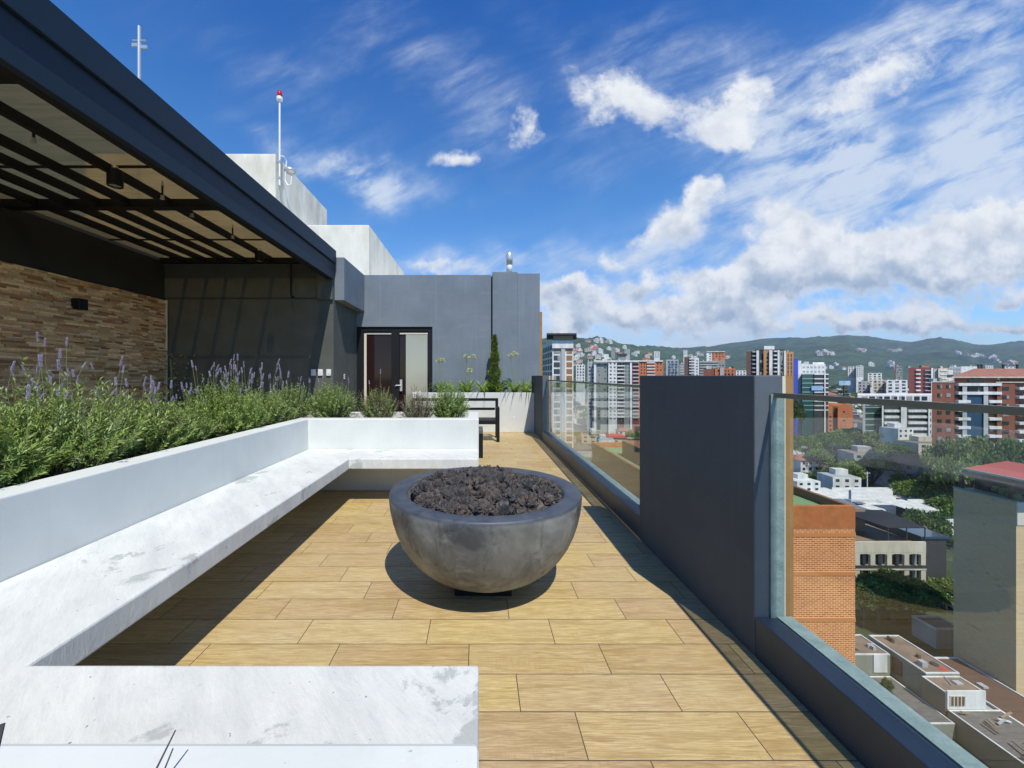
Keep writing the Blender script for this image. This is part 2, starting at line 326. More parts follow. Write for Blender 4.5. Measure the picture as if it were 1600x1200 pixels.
# city colours
def cm_(n, c, v=None, r=.8, s=.5, **k):
    k.setdefault('stretch', (1, 1, .22)); k.setdefault('detail', 8); M[n] = mat(n, c, r, v, s, **k)
cm_('c_white', (.76, .76, .74), (.50, .50, .47)); cm_('c_cream', (.62, .57, .46), (.42, .38, .30)); cm_('c_grey', (.20, .22, .20), (.26, .28, .26))
cm_('c_lightgrey', (.42, .43, .43), (.34, .35, .36)); cm_('c_brown', (.10, .055, .04), (.13, .07, .05)); cm_('c_brick', (.185, .062, .036), (.235, .085, .05))
cm_('c_redbrown', (.17, .04, .035), (.22, .06, .05)); cm_('c_orange', (.52, .17, .06), (.44, .13, .05)); cm_('c_ochre', (.46, .25, .10), (.38, .20, .08))
cm_('c_blue', (.04, .07, .38), (.05, .09, .44)); cm_('c_dark', (.03, .032, .036), (.05, .05, .055)); cm_('c_tile', (.30, .13, .09), (.22, .09, .06))
cm_('c_redroof', (.42, .05, .045), (.5, .08, .07)); cm_('c_tan', (.30, .22, .15), (.26, .19, .13), s=.8)
cm_('c_terra', (.27, .185, .125), (.15, .115, .09), s=.5, detail=8); cm_('c_sageconc', (.26, .27, .22), (.20, .21, .17), s=.5, detail=8)
cm_('c_billboard', (.12, .35, .55), (.45, .5, .6), s=.4); cm_('c_awning', (.012, .013, .02)); cm_('c_teal', (.20, .36, .32))
cm_('c_curtain', (.30, .29, .26), (.2, .2, .19)); cm_('c_window', (.025, .032, .04), r=.12); cm_('c_bluewin', (.03, .07, .13), r=.08); cm_('c_greenwin', (.03, .08, .08), r=.1); cm_('c_orangewin', (.30, .14, .04), r=.3)
cm_('asphalt', (.05, .05, .052), (.07, .07, .07), s=.3); cm_('c_corr', (.10, .095, .09), (.17, .16, .15), s=.6, detail=8, stretch=(1, 6, 1))
def pockm(N, b, P, m):
    x, y, z = N.xyz(P)
    bt = N.node('ShaderNodeTexBrick'); N.put(bt.inputs['Vector'], N.comb(y, z, 0))
    for k_, c_ in (('Color1', (.62, .45, .25, 1)), ('Color2', (.70, .52, .30, 1)), ('Mortar', (.46, .34, .19, 1))): bt.inputs[k_].default_value = c_
    bt.inputs['Scale'].default_value = 1; bt.inputs['Brick Width'].default_value = .45; bt.inputs['Row Height'].default_value = .2; bt.inputs['Mortar Size'].default_value = .02
    c = N.mix(N.mr(N.noise(N.vm('MULTIPLY', P, (1, 1, 2.5)), .5, 7, .65), .60, .70, 0, .6), bt.outputs[0], (.27, .215, .14, 1))
    c = N.mix(N.mr(N.noise(P, .12, 5, .6), .4, .7, 0, .4), c, (.52, .45, .33, 1))
    N.put(b.inputs['Base Color'], c); b.inputs['Roughness'].default_value = .9
ctex('block_wall', pockm)
def treem(name, c1, c2, c3):
    def f(N, b, P, m):
        ro = N.node('ShaderNodeObjectInfo').outputs['Random']; ri = N.node('ShaderNodeNewGeometry').outputs['Random Per Island']
        c = N.mix(ro, (*c1, 1), (*c2, 1)); c = N.mix(N.mr(N.noise(P, .45, 4, .6), .42, .62), c, (*c3, 1)); k = N.mr(ri, 0, 1, .4, 1.6)
        c = N.mix(1.0, c, N.comb(k, k, k), 'MULTIPLY'); N.put(b.inputs['Base Color'], c); b.inputs['Roughness'].default_value = .65
        tr = N.node('ShaderNodeBsdfTranslucent'); N.put(tr.inputs[0], c); ms = N.node('ShaderNodeMixShader'); ms.inputs[0].default_value = .25
        N.l.new(b.outputs[0], ms.inputs[1]); N.l.new(tr.outputs[0], ms.inputs[2]); N.l.new(ms.outputs[0], m.node_tree.nodes['Material Output'].inputs[0])
    ctex(name, f)
treem('tree_a', (.06, .13, .025), (.17, .25, .05), (.13, .21, .04)); treem('tree_b', (.14, .20, .05), (.24, .29, .10), (.20, .25, .07)); treem('tree_c', (.035, .08, .025), (.09, .15, .04), (.09, .14, .035))
M['bark'] = mat('bark', (.12, .09, .07), .9)
M['car_white'] = mat('car_white', (.7, .7, .7), .25); M['car_grey'] = mat('car_grey', (.12, .13, .14), .25); M['car_red'] = mat('car_red', (.35, .03, .03), .25)
def groundm(N, b, P, m):
    n1 = N.noise(P, .012, 8, .65); n2 = N.noise(P, .05, 8, .7); n3 = N.noise(P, .25, 6, .7)
    c = N.mix(N.mr(n1, .42, .58), (.035, .055, .022, 1), (.10, .10, .085, 1))
    c = N.mix(N.mr(n2, .50, .60, 0, .8), c, (.045, .065, .025, 1))
    c = N.mix(N.mr(n3, .58, .66, 0, .6), c, (.26, .25, .22, 1))
    N.put(b.inputs['Base Color'], c); b.inputs['Roughness'].default_value = .95
ctex('city_ground', groundm)
def hillm(N, b, P, m):
    n1 = N.noise(P, .0018, 9, .62, .6); n2 = N.noise(P, .008, 9, .68); n3 = N.noise(P, .03, 6, .7)
    c = N.mix(N.mr(n1, .38, .64), (.008, .024, .013, 1), (.036, .074, .024, 1))
    c = N.mix(N.mr(n2, .47, .58, 0, .8), c, (.062, .105, .034, 1))  # mottled greens, contrast also stands in for shaded ravines
    c = N.mix(N.mr(n3, .48, .62, 0, .8), c, (.008, .024, .012, 1))
    c = N.mix(N.mr(N.noise(P, .004, 10, .7), .66, .70, 0, .5), c, (.30, .27, .2, 1))
    N.put(b.inputs['Base Color'], c); b.inputs['Roughness'].default_value = .95
ctex('hill_green', hillm)

# ------------------------------------------------------------------ mesh helpers
class MB:
    def __init__(s): s.v = []; s.f = []; s.mi = []
    def add(s, vs, fs, mi=0):
        o = len(s.v); s.v += [tuple(p) for p in vs]; s.f += [tuple(i+o for i in f) for f in fs]; s.mi += [mi]*len(fs); return s
    def box(s, x0, x1, y0, y1, z0, z1, mi=0):
        return s.add([(x0,y0,z0),(x1,y0,z0),(x1,y1,z0),(x0,y1,z0),(x0,y0,z1),(x1,y0,z1),(x1,y1,z1),(x0,y1,z1)],
                     [(0,3,2,1),(4,5,6,7),(0,1,5,4),(1,2,6,5),(2,3,7,6),(3,0,4,7)], mi)
    def prism(s, pts, z0, z1, mi=0):                       # pts counter-clockwise in XY
        n = len(pts); vs = [(x, y, z0) for x, y in pts]+[(x, y, z1) for x, y in pts]
        return s.add(vs, [tuple(range(n-1, -1, -1)), tuple(range(n, 2*n))]+[(i, (i+1) % n, n+(i+1) % n, n+i) for i in range(n)], mi)
    def prismy(s, pts, y0, y1, mi=0):                      # pts in XZ
        n = len(pts); vs = [(x, y0, z) for x, z in pts]+[(x, y1, z) for x, z in pts]
        return s.add(vs, [tuple(range(n)), tuple(range(2*n-1, n-1, -1))]+[((i+1) % n, i, n+i, n+(i+1) % n) for i in range(n)], mi)
    def lathe(s, prof, n=48, c=(0, 0, 0), mi=0, caps=True):
        vs = []; fs = []
        for r, z in prof:
            for k in range(n):
                a = 2*PI*k/n; vs.append((c[0]+r*math.cos(a), c[1]+r*math.sin(a), c[2]+z))
        for j in range(len(prof)-1):
            for k in range(n): fs.append((j*n+k, j*n+(k+1) % n, (j+1)*n+(k+1) % n, (j+1)*n+k))
        if caps:
            fs.append(tuple(range(n-1, -1, -1))); fs.append(tuple((len(prof)-1)*n+k for k in range(n)))
        return s.add(vs, fs, mi)
    def tube(s, pts, r, n=8, mi=0):
        pts = [Vector(p) for p in pts]; vs = []; fs = []
        rs = r if isinstance(r, (list, tuple)) else [r]*len(pts)
        for i, p in enumerate(pts):
            d = (pts[min(i+1, len(pts)-1)]-pts[max(i-1, 0)]).normalized()
            a = d.orthogonal().normalized() if abs(d.z) < .99 else Vector((1, 0, 0)); b = d.cross(a)
            if i and vs:
                ref = (Vector(vs[-n])-pts[i-1]).normalized(); a = (ref-d*ref.dot(d)).normalized(); b = d.cross(a)
            for k in range(n):
                t = 2*PI*k/n; vs.append(tuple(p+a*math.cos(t)*rs[i]+b*math.sin(t)*rs[i]))
        for i in range(len(pts)-1):
            for k in range(n): fs.append((i*n+k, i*n+(k+1) % n, (i+1)*n+(k+1) % n, (i+1)*n+k))
        fs.append(tuple(range(n-1, -1, -1))); fs.append(tuple((len(pts)-1)*n+k for k in range(n)))
        return s.add(vs, fs, mi)
    def mesh(s, name, mats):
        me = bpy.data.meshes.new(name); me.from_pydata(s.v, [], s.f)
        for m in (mats if isinstance(mats, (list, tuple)) else [mats]): me.materials.append(m)
        if len(me.materials) > 1: me.polygons.foreach_set('material_index', s.mi)
        me.update(); return me
    def build(s, name, mats, parent=None, bevel=0, smooth=False, loc=None):
        me = s.mesh(name, mats)
        if smooth: me.shade_smooth()
        o = bpy.data.objects.new(name, me); sc.collection.objects.link(o)
        if parent: o.parent = parent
        if loc: o.location = loc
        if bevel:
            b = o.modifiers.new('bevel', 'BEVEL'); b.width = bevel; b.segments = 2; b.limit_method = 'ANGLE'
        return o
def tag(o, label=None, cat=None, group=None, kind=None):
    if label: o['label'] = label
    if cat: o['category'] = cat
    if group: o['group'] = group
    if kind: o['kind'] = kind
    return o
def empty(name, loc=(0, 0, 0), rz=0):
    o = bpy.data.objects.new(name, None); sc.collection.objects.link(o); o.location = loc; o.rotation_euler = (0, 0, rz); o.empty_display_size = .2; return o
def part(me, name, parent, loc=(0, 0, 0), scale=(1, 1, 1), rot=(0, 0, 0)):
    o = bpy.data.objects.new(name, me); sc.collection.objects.link(o); o.parent = parent; o.location = loc; o.scale = scale; o.rotation_euler = rot; return o
def copy_tree(o, parent=None):
    c = o.copy(); sc.collection.objects.link(c); c.parent = parent
    for ch in KIDS.get(o.name, None) or [k for k in bpy.data.objects if k.parent == o]: copy_tree(ch, c)
    return c
KIDS = {}
def quads(name, P0, D, S, L, Wd, mats, parent, mi=None, fold=.0):
    """many leaf-shaped quads: base P0, direction D, side S, length L, half-width Wd"""
    n = len(P0); V = np.empty((n, 4, 3))
    V[:, 0] = P0; V[:, 1] = P0+D*(L*.45)[:, None]+S*Wd[:, None]; V[:, 2] = P0+D*L[:, None]; V[:, 3] = P0+D*(L*.45)[:, None]-S*Wd[:, None]
    if fold is not None and np.any(fold): V[:, 2, 2] -= fold*L
    me = bpy.data.meshes.new(name); me.vertices.add(4*n); me.vertices.foreach_set('co', V.reshape(-1))
    me.loops.add(4*n); me.loops.foreach_set('vertex_index', np.arange(4*n, dtype=np.int32))
    me.polygons.add(n); me.polygons.foreach_set('loop_start', np.arange(0, 4*n, 4, dtype=np.int32)); me.polygons.foreach_set('loop_total', np.full(n, 4, dtype=np.int32))
    for m in mats: me.materials.append(m)
    if mi is not None: me.polygons.foreach_set('material_index', mi.astype(np.int32))
    me.update(calc_edges=True)
    if parent is None: return me
    o = bpy.data.objects.new(name, me); sc.collection.objects.link(o); o.parent = parent if parent else None
    return o
def nrm(a): return a/np.maximum(np.linalg.norm(a, axis=-1, keepdims=True), 1e-9)

# ================================================================== TERRACE
tag(MB().box(-6.8, 1.33, -3.0, 10.2, -.12, 0).build('floor', M['deck_tile']), kind='structure')
# own building below the terrace
tag(MB().box(-16, 1.49, -4.0, 22, -48, -.125).build('building', M['ochre']), 'ochre block of the host building below the roof terrace', 'building')
# --- U-shaped planter
PX, CW, ZP = -2.0, .165, .84
pl = empty('planter', (-2.0, 2, 0)); tag(pl, 'white U-shaped planter wall holding the lavender bushes', 'planter')
def pbox(mb, name, mt, parent, **k):
    o = mb.build(name, mt, parent, **k); o.matrix_parent_inverse = Matrix.Translation(-Vector(parent.location)); return o
# inner wall as one U prism, outer wall as one U prism
U1 = [(0, .385), (0, .55), (PX, .55), (PX, 4.62), (0, 4.62), (0, 4.785), (PX-CW, 4.785), (PX-CW, .385)]
pbox(MB().prism(U1, 0, ZP), 'inner_wall', M['planter_paint'], pl, bevel=.008)
U2 = [(-.003, -.62), (-.003, .382), (-.14, .382), (-.14, -.5), (-2.93, -.5), (-2.93, 5.47), (-.14, 5.47), (-.14, 4.788), (-.003, 4.788), (-.003, 5.6), (-3.07, 5.6), (-3.07, -.62)]
pbox(MB().prism(U2, 0, ZP-.003), 'outer_wall', M['planter_paint'], pl, bevel=.006)
sb = MB()
def soil_patch(x0, x1, y0, y1, z, nx, ny):
    vs = [(x0+(x1-x0)*i/nx, y0+(y1-y0)*j/ny, z+.02*noise.noise(Vector((i*.9, j*.9, 0)))) for j in range(ny+1) for i in range(nx+1)]
    sb.add(vs, [(j*(nx+1)+i, j*(nx+1)+i+1, (j+1)*(nx+1)+i+1, (j+1)*(nx+1)+i) for j in range(ny) for i in range(nx)])
soil_patch(-2.93, PX-CW, -.5, 5.47, .765, 12, 60); soil_patch(PX-CW, -.14, 4.785, 5.47, .766, 30, 10); soil_patch(PX-CW, -.14, -.5, .385, .766, 30, 12)
pbox(sb, 'soil', M['soil'], pl)
# pale pebbles on the soil
for i in range(26):
    if i < 16: x, y = random.uniform(-1.7, -.2), random.uniform(4.82, 4.95)
    else: x, y = random.uniform(-2.3, -2.19), random.uniform(2.4, 4.6)
    b_ = bmesh.new(); bmesh.ops.create_icosphere(b_, subdivisions=2, radius=1)
    for v in b_.verts: v.co *= 1+.3*noise.noise(v.co*1.6+Vector((i, 0, 0)))
    me = bpy.data.meshes.new('pebble'); b_.to_mesh(me); b_.free(); me.materials.append(M['stone_pale']); me.shade_smooth()
    o = bpy.data.objects.new('pebble', me); sc.collection.objects.link(o); s = random.uniform(.016, .034); o.scale = (s, s*.8, s*.7); o.location = (x, y, .785)
    tag(o, 'small pale pebble on the planter soil at the foot of the lavender', 'pebble', 'pale pebbles on the planter soil')
# --- bench slab (U)
UB = [(0, .553), (0, 1.173), (-1.34, 1.173), (-1.34, 4.07), (0, 4.07), (0, 4.617), (-1.997, 4.617), (-1.997, .553)]
tag(MB().prism(UB, .383, .49).build('bench', M['bench_paint'], bevel=.009), 'white painted concrete U-shaped bench slab with chipped grey patches', 'bench')
# --- fire bowl
bw = empty('fire_bowl', (.042, 2.6, 0)); tag(bw, 'round dark concrete fire bowl on the wood-look deck', 'fire bowl')
R = .62
prof = [(.14, .042)]
for k in range(1, 15):
    t = k/14*PI/2*.93; prof.append((R*math.sin(t)**.92 if k > 2 else R*math.sin(t), .042+.50*(1-math.cos(t))/(1-math.cos(PI/2*.93))))
prof = [(.14, .042), (.24, .062), (.32, .092), (.395, .135), (.455, .185), (.505, .242), (.545, .305), (.575, .372), (.597, .44), (.611, .505), (.618, .56), (.62, .592), (.617, .604), (.608, .61),
        (.525, .61), (.512, .605), (.505, .595), (.495, .545), (.47, .47), (.0005, .46)]
MB().lathe(prof, 96).build('bowl', M['bowl_concrete'], bw, smooth=True)
MB().box(-.19, .16, -.19, .16, 0, .040).build('base_plate', M['black_metal'], bw, bevel=.004)
MB().lathe([(.012, 0), (.012, .012), (.006, .016)], 12, (-.155, -.155, .040)).build('bolt', M['steel'], bw)
protos = []
for i in range(12):
    b_ = bmesh.new(); bmesh.ops.create_icosphere(b_, subdivisions=5, radius=1)
    off = Vector((i*7.3, i*3.1, 1.7))
    for v in b_.verts:
        p = v.co.normalized(); q = p+off
        d = 1+.55*noise.noise(q*1.2)+.30*noise.noise(q*2.3)-.55*abs(noise.noise(q*3.4))**1.1-.20*abs(noise.noise(q*7.5))-.05*abs(noise.noise(q*16.0))
        v.co = p*max(d, .25)
    me = bpy.data.meshes.new('lava_rock'); b_.to_mesh(me); b_.free(); me.materials.append(M['lava_rock']); protos.append(me)
placed = []
tries = 0
while len(placed) < 130 and tries < 20000:
    tries += 1
    a, r = random.uniform(0, 2*PI), .47*math.sqrt(random.random()); s = random.uniform(.046, .078)
    x, y = r*math.cos(a), r*math.sin(a)
    if r+s > .50: continue
    if any((x-p[0])**2+(y-p[1])**2 < (.60*(s+p[2]))**2 for p in placed): continue
    placed.append((x, y, s))
for i, (x, y, s) in enumerate(placed):
    o = bpy.data.objects.new('lava_rock', protos[i % 12]); sc.collection.objects.link(o)
    r = math.hypot(x, y); dome = .566+.034*(1-(r/.5)**2)
    o.location = (.042+x, 2.6+y, dome+random.uniform(-.02, .022)); o.rotation_euler = [random.uniform(0, 6.28) for _ in range(3)]; o.scale = (s*1.15, s, s)
    tag(o, '%s dark lava rock %s of the bowl' % ('large' if s > .066 else 'mid-sized' if s > .056 else 'small', ('at the front edge' if y < -.3 else 'at the back edge' if y > .3 else 'in the middle')+(', left side' if x < -.25 else ', right side' if x > .25 else ', centre')), 'rock', 'lava rocks heaped in the fire bowl')
# one tall rock at the back left of the heap
o = bpy.data.objects.new('lava_rock', protos[3]); sc.collection.objects.link(o); o.location = (-.10, 2.93, .615); o.scale = (.055, .045, .075); o.rotation_euler = (.4, .2, 1)
tag(o, 'pointed lava rock standing highest at the back of the fire bowl', 'rock', 'lava rocks heaped in the fire bowl')
tag(MB().lathe([(.0005, 0), (.47, 0), (.49, .03), (.46, .055), (.3, .085), (.0005, .10)], 48, (.042, 2.6, .475)).build('lava_gravel', M['lava_rock']), 'dark lava gravel bed under the rocks', 'gravel', None, 'stuff')

# --- railing: kerb, pillars, glass
XR = 1.33
tag(MB().box(XR, 1.476, 1.898, 9.90, 0, .19).build('kerb_wall', M['kerb_paint'], bevel=.004), 'low dark kerb wall carrying the far glass panels', 'wall')
tag(MB().box(XR, 1.50, -3.0, 1.893, 0, .19).build('kerb_wall', M['kerb_paint'], bevel=.004), 'low blue-grey kerb wall under the near glass panel', 'wall')
tag(MB().box(1.5195, 1.53, -3.0, 10.19, -.12, .15).build('facade_cladding', M['ochre']), 'ochre cladding edge outside the railing kerb', 'wall')
def pillar(y0, y1, label, zt=1.352):
    t = empty('pillar', (1.4, y0, 0)); tag(t, label, 'pillar')
    pbox(MB().box(XR-.003, 1.4625, y0, y1, 0, zt), 'plaster_body', M['pillar_plaster_shade'], t, bevel=.006)
    pbox(MB().box(1.4635, 1.479, y0+.002, y1, -.05, zt-.004), 'edge_trim', M['cream'], t)
    pbox(MB().box(1.480, 1.518, y0+.004, y1, -.1, zt-.002), 'outer_cladding', M['ochre'], t)
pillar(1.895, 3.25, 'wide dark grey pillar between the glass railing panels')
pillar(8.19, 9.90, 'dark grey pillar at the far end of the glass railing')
def pane(y0, y1, label):
    t = empty('glass_panel', (1.42, y0, .19)); tag(t, label, 'glass panel', 'glass railing panels')
    pbox(MB().box(1.414, 1.426, y0, y1, .192, 1.245), 'pane', M['rail_glass'], t)
    pbox(MB().box(1.412, 1.428, y0, y1, 1.2455, 1.268), 'top_edge', M['glass_edge'], t)  # solid olive strip stands in for reflection and refraction along the glass top
    sm = MB()
    n = 60
    for i in range(n):                       # uneven bead of sealant outside the pane
        pass
    pbox(MB().box(1.4265, 1.499, y0, y1, .19, .197), 'sealant', M['silicone'], t)
    return t
pane(-3.0, 1.885, 'large clear glass railing panel nearest the camera')
pane(3.262, 4.93, 'glass railing panel next to the wide pillar')
pane(4.945, 8.18, 'glass railing panel at the far end beside the end planter')
tag(MB().box(1.4, 1.464, 1.884, 1.8945, .19, 1.26).build('side_seal', M['silicone']), 'pale sealant strip where near glass meets the wide pillar', 'seal')

# --- end planter with strappy plants
ep = empty('end_planter', (0, 9.4, 0)); tag(ep, 'white planter box across the end of the terrace under the grey wall', 'planter')
pbox(MB().prism([(-1.6, 9.38), (1.325, 9.38), (1.325, 9.5), (-1.48, 9.5), (-1.48, 10.197), (-1.6, 10.197)], 0, .945), 'wall', M['planter_paint'], ep, bevel=.006)
pbox(MB().box(-1.478, 1.322, 9.502, 10.197, 0, .88), 'soil', M['soil'], ep)
pbox(MB().lathe([(.02, 0), (.02, .004)], 16), 'cap_disc', M['white_paint'], ep)
for o in ep.children:
    if o.name.startswith('cap_disc'): o.matrix_parent_inverse.identity(); o.rotation_euler = (PI/2, 0, 0); o.location = (.84, -.021, .37)

# --- main building
bd = empty('rooftop_building', (0, 10.2, 0)); tag(bd, 'dark grey plastered rooftop building at the end of the terrace', 'building')
def bpart(mb, name, mt, **k): return pbox(mb, name, mt, bd, **k)
DX0, DX1, DZ = -3.04, -1.22, 2.615
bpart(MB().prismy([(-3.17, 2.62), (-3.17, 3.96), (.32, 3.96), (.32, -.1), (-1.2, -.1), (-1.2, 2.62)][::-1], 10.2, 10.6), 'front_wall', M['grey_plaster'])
bpart(MB().box(.355, 1.0, 10.12, 10.6, -.1, 4.02), 'chimney_block', M['grey_plaster'], bevel=.006)
bpart(MB().box(1.003, 1.575, 10.14, 10.6, -.1, 3.985), 'corner_block', M['grey_plaster'], bevel=.006)
bpart(MB().box(.3205, .3545, 10.3, 10.6, -.1, 3.95), 'groove_shade', M['dark_plaster'])  # dark colour in the groove paints its shadow line
bpart(MB().box(1.578, 1.66, 10.3, 18, -8, 3.02), 'outer_cladding', M['ochre'])
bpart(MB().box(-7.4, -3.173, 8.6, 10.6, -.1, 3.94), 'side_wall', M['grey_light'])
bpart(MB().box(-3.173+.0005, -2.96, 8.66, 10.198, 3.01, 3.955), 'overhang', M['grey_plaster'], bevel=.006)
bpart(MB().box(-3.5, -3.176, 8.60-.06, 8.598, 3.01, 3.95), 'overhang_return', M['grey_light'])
bpart(MB().box(-7.2, -3.2, 8.588, 8.5985, 3.035, 3.05), 'wall_joint', M['dark_plaster'])
bpart(MB().box(-7.3, 1.55, 10.605, 18, 3.6, 3.9), 'roof_slab', M['concrete'])
# door
dr = empty('double_door', (DX0, 10.25, 0)); dr.parent = bd; dr.matrix_parent_inverse = Matrix.Translation(-Vector(bd.location))
def dpart(mb, name, mt, **k):
    o = mb.build(name, mt, dr, **k); o.matrix_parent_inverse = Matrix.Translation(-Vector(dr.location)); return o
fm = MB()
fm.box(-3.17, -1.2, 10.24, 10.34, 2.50, 2.62); fm.box(-3.17, -3.0, 10.24, 10.34, 0, 2.5); fm.box(-1.3, -1.2, 10.24, 10.34, 0, 2.5); fm.box(-2.27, -2.07, 10.24, 10.34, 0, 2.5)
dpart(fm, 'frame', M['black_metal'])
dpart(MB().box(-3.0, -2.27, 10.29, 10.30, .1, 2.5), 'left_glass', M['door_glass'])
dpart(MB().box(-2.07, -1.3, 10.29, 10.30, .1, 2.5), 'right_glass', M['door_glass'])
dpart(MB().box(-1.9, -1.34, 10.27, 10.285, .1, 2.44), 'curtain', M['door_curtain'])
tr = MB(); tr.box(-2.99, -2.93, 10.27, 10.285, .1, 2.47); tr.box(-2.93, -2.28, 10.27, 10.285, 2.43, 2.47); tr.box(-2.06, -1.33, 10.262, 10.2695, 2.43, 2.47)
dpart(tr, 'inner_trim', M['cream'])
hd = MB(); hd.box(-2.05, -1.99, 10.235, 10.26, .95, 1.25); hd.tube([(-2.02, 10.21, 1.1), (-2.14, 10.2, 1.1), (-2.17, 10.2, 1.08)], .012); hd.tube([(-2.02, 10.24, 1.1), (-2.02, 10.205, 1.1)], .013)
dpart(hd, 'handle', M['steel'])
# interior volume so that the glass has something behind
bpart(MB().box(-3.5, -.8, 10.9, 10.95, -.1, 3), 'interior_wall', M['dark_plaster'])
# flue pipe
fp = empty('flue_pipe', (.80, 10.32, 4.02)); tag(fp, 'white flue pipe with rounded grey cowl on the chimney block', 'flue pipe')
MB().lathe([(.075, 0), (.075, .34)], 20).build('pipe', M['white_paint'], fp, smooth=True)
MB().lathe([(.088, .24), (.092, .42), (.088, .48), (.07, .54), (.03, .575), (.001, .58)], 20).build('cowl', M['steel'], fp, smooth=True)
# concrete upper volumes
tag(MB().box(-9, -2.96, 10.62, 15.7, 3.92, 5.42).build('concrete_volume', M['concrete'], bevel=.02), 'lower raw concrete stair volume on the roof', 'building')
tag(MB().box(-12, -6.2, 12.0, 16.1, 3.9, 8.12).build('concrete_volume', M['concrete'], bevel=.02), 'taller raw concrete tank tower under the beacon mast', 'building')
# beacon mast
bm_ = empty('beacon_mast', (-6.12, 12.1, 7.2)); tag(bm_, 'white beacon mast with red lamp on the concrete tower corner', 'beacon')
MB().tube([(0, 0, 0), (0, 0, 2.62)], .028).build('pole', M['white_paint'], bm_)
MB().lathe([(.05, 2.60), (.09, 2.62), (.09, 2.70), (.07, 2.72)], 16).build('collar', M['white_paint'], bm_)
MB().lathe([(.065, 2.72), (.075, 2.78), (.065, 2.88), (.03, 2.92), (.001, 2.925)], 16).build('lamp', M['red_lens'], bm_, smooth=True)
MB().lathe([(.15, -.06), (.17, 0), (.15, .06)], 20, (.22, .2, .55)).build('junction_box', M['steel'], bm_, smooth=True)
MB().tube([(.02, 0, .9), (.12, .02, .9), (.16, .1, .8), (.12, .1, .2), (.2, .1, .05), (.28, .15, .1), (.28, .18, .4)], .022).build('conduit', M['plastic_white'], bm_)
MB().box(-.05, .04, -.04, .04, .2, .26).box(-.05, .04, -.04, .04, .7, .76).build('bracket', M['steel'], bm_)
# cross-shaped antenna
an = empty('antenna_mast', (-10.35, 12.0, 8.0)); tag(an, 'thin grey antenna mast with short cross arms above the pergola roof', 'antenna')
MB().tube([(0, 0, -4), (0, 0, 4.0)], .045).build('pole', M['steel'], an)
MB().box(-.22, -.02, -.02, .02, 3.38, 3.48).box(.02, .24, -.02, .02, 3.32, 3.42).box(-.2, .2, -.02, .02, 3.55, 3.58).build('cross_arm', M['steel'], an)

# --- pergola side: stone wall, pergola roof
tag(MB().box(-7.4, -6.86, -3, 8.597, -.1, 4.06).build('dark_wall', M['dark_plaster']), 'wall behind the stone cladding, coloured dark for the shade under the pergola', 'wall')  # near-black colour stands in for the shade below the roof
st = MB(); z = 0.0
while z < 2.97:
    h = random.choice((.026, .034, .042, .036)); y = -3.0+random.uniform(0, .1)
    while y < 8.53:
        L = random.uniform(.10, .34); d = random.uniform(.008, .055)
        y1 = min(y+L, 8.54); st.box(-6.855, -6.83+d, y+.0015, y1-.0015, z+.001, min(z+h, 2.985)-.001); y = y1
    z += h
tag(st.build('stone_wall', M['ledger_stone']), 'brown split-face stone cladding wall under the pergola', 'wall')
tag(MB().box(-6.858, -6.77, 8.545, 8.565, 0, 2.99).build('corner_trim', M['cream']), 'pale metal edge strip at the end of the stone wall', 'trim')
pg = empty('pergola', (-5, 4, 3.8)); tag(pg, 'navy steel pergola roof with black rafters and tan translucent sheets', 'pergola')
def gp(mb, name, mt, **k): return pbox(mb, name, mt, pg, **k)
Y0, Y1 = -3.0, 8.56
gp(MB().box(-3.22, -3.145, Y0, Y1, 3.44, 3.79), 'edge_beam', M['navy_metal'], bevel=.004)
gp(MB().box(-3.24, -3.105, Y0, Y1+.02, 3.792, 4.07), 'gutter_fascia', M['navy_metal'], bevel=.006)
gp(MB().box(-3.30, -3.2205, Y0, Y1, 3.44, 3.455), 'lower_flange', M['black_metal'])
RX = [-6.32, -5.87, -5.44, -5.02, -4.43, -3.72]
for x in RX[:5]: gp(MB().box(x-.032, x+.032, Y0, Y1-.02, 3.78, 3.878), 'rafter', M['black_metal'])
ys = [(-.9, -.8), (3.16, 3.26), (5.62, 5.76), (8.42, 8.535)]
for a_, b__ in ys: gp(MB().box(-6.83, -3.305, a_, b__, 3.765, 3.876), 'cross_beam', M['black_metal'])
edges = [-6.85]+RX[:5]+[-3.25]; ysp = [-3, -.4, 2.2, 4.75, 7.3, 8.59]
for i in range(6):
    for j in range(5): gp(MB().box(edges[i]+.002, edges[i+1]-.002, ysp[j]+.012, ysp[j+1]-.012, 3.881, 3.893), 'roof_sheet', M['roof_sheet'])
for yj in ysp[1:5]: gp(MB().box(-6.85, -3.305, yj-.018, yj+.018, 3.862, 3.8795), 'joint_bar', M['black_metal'])
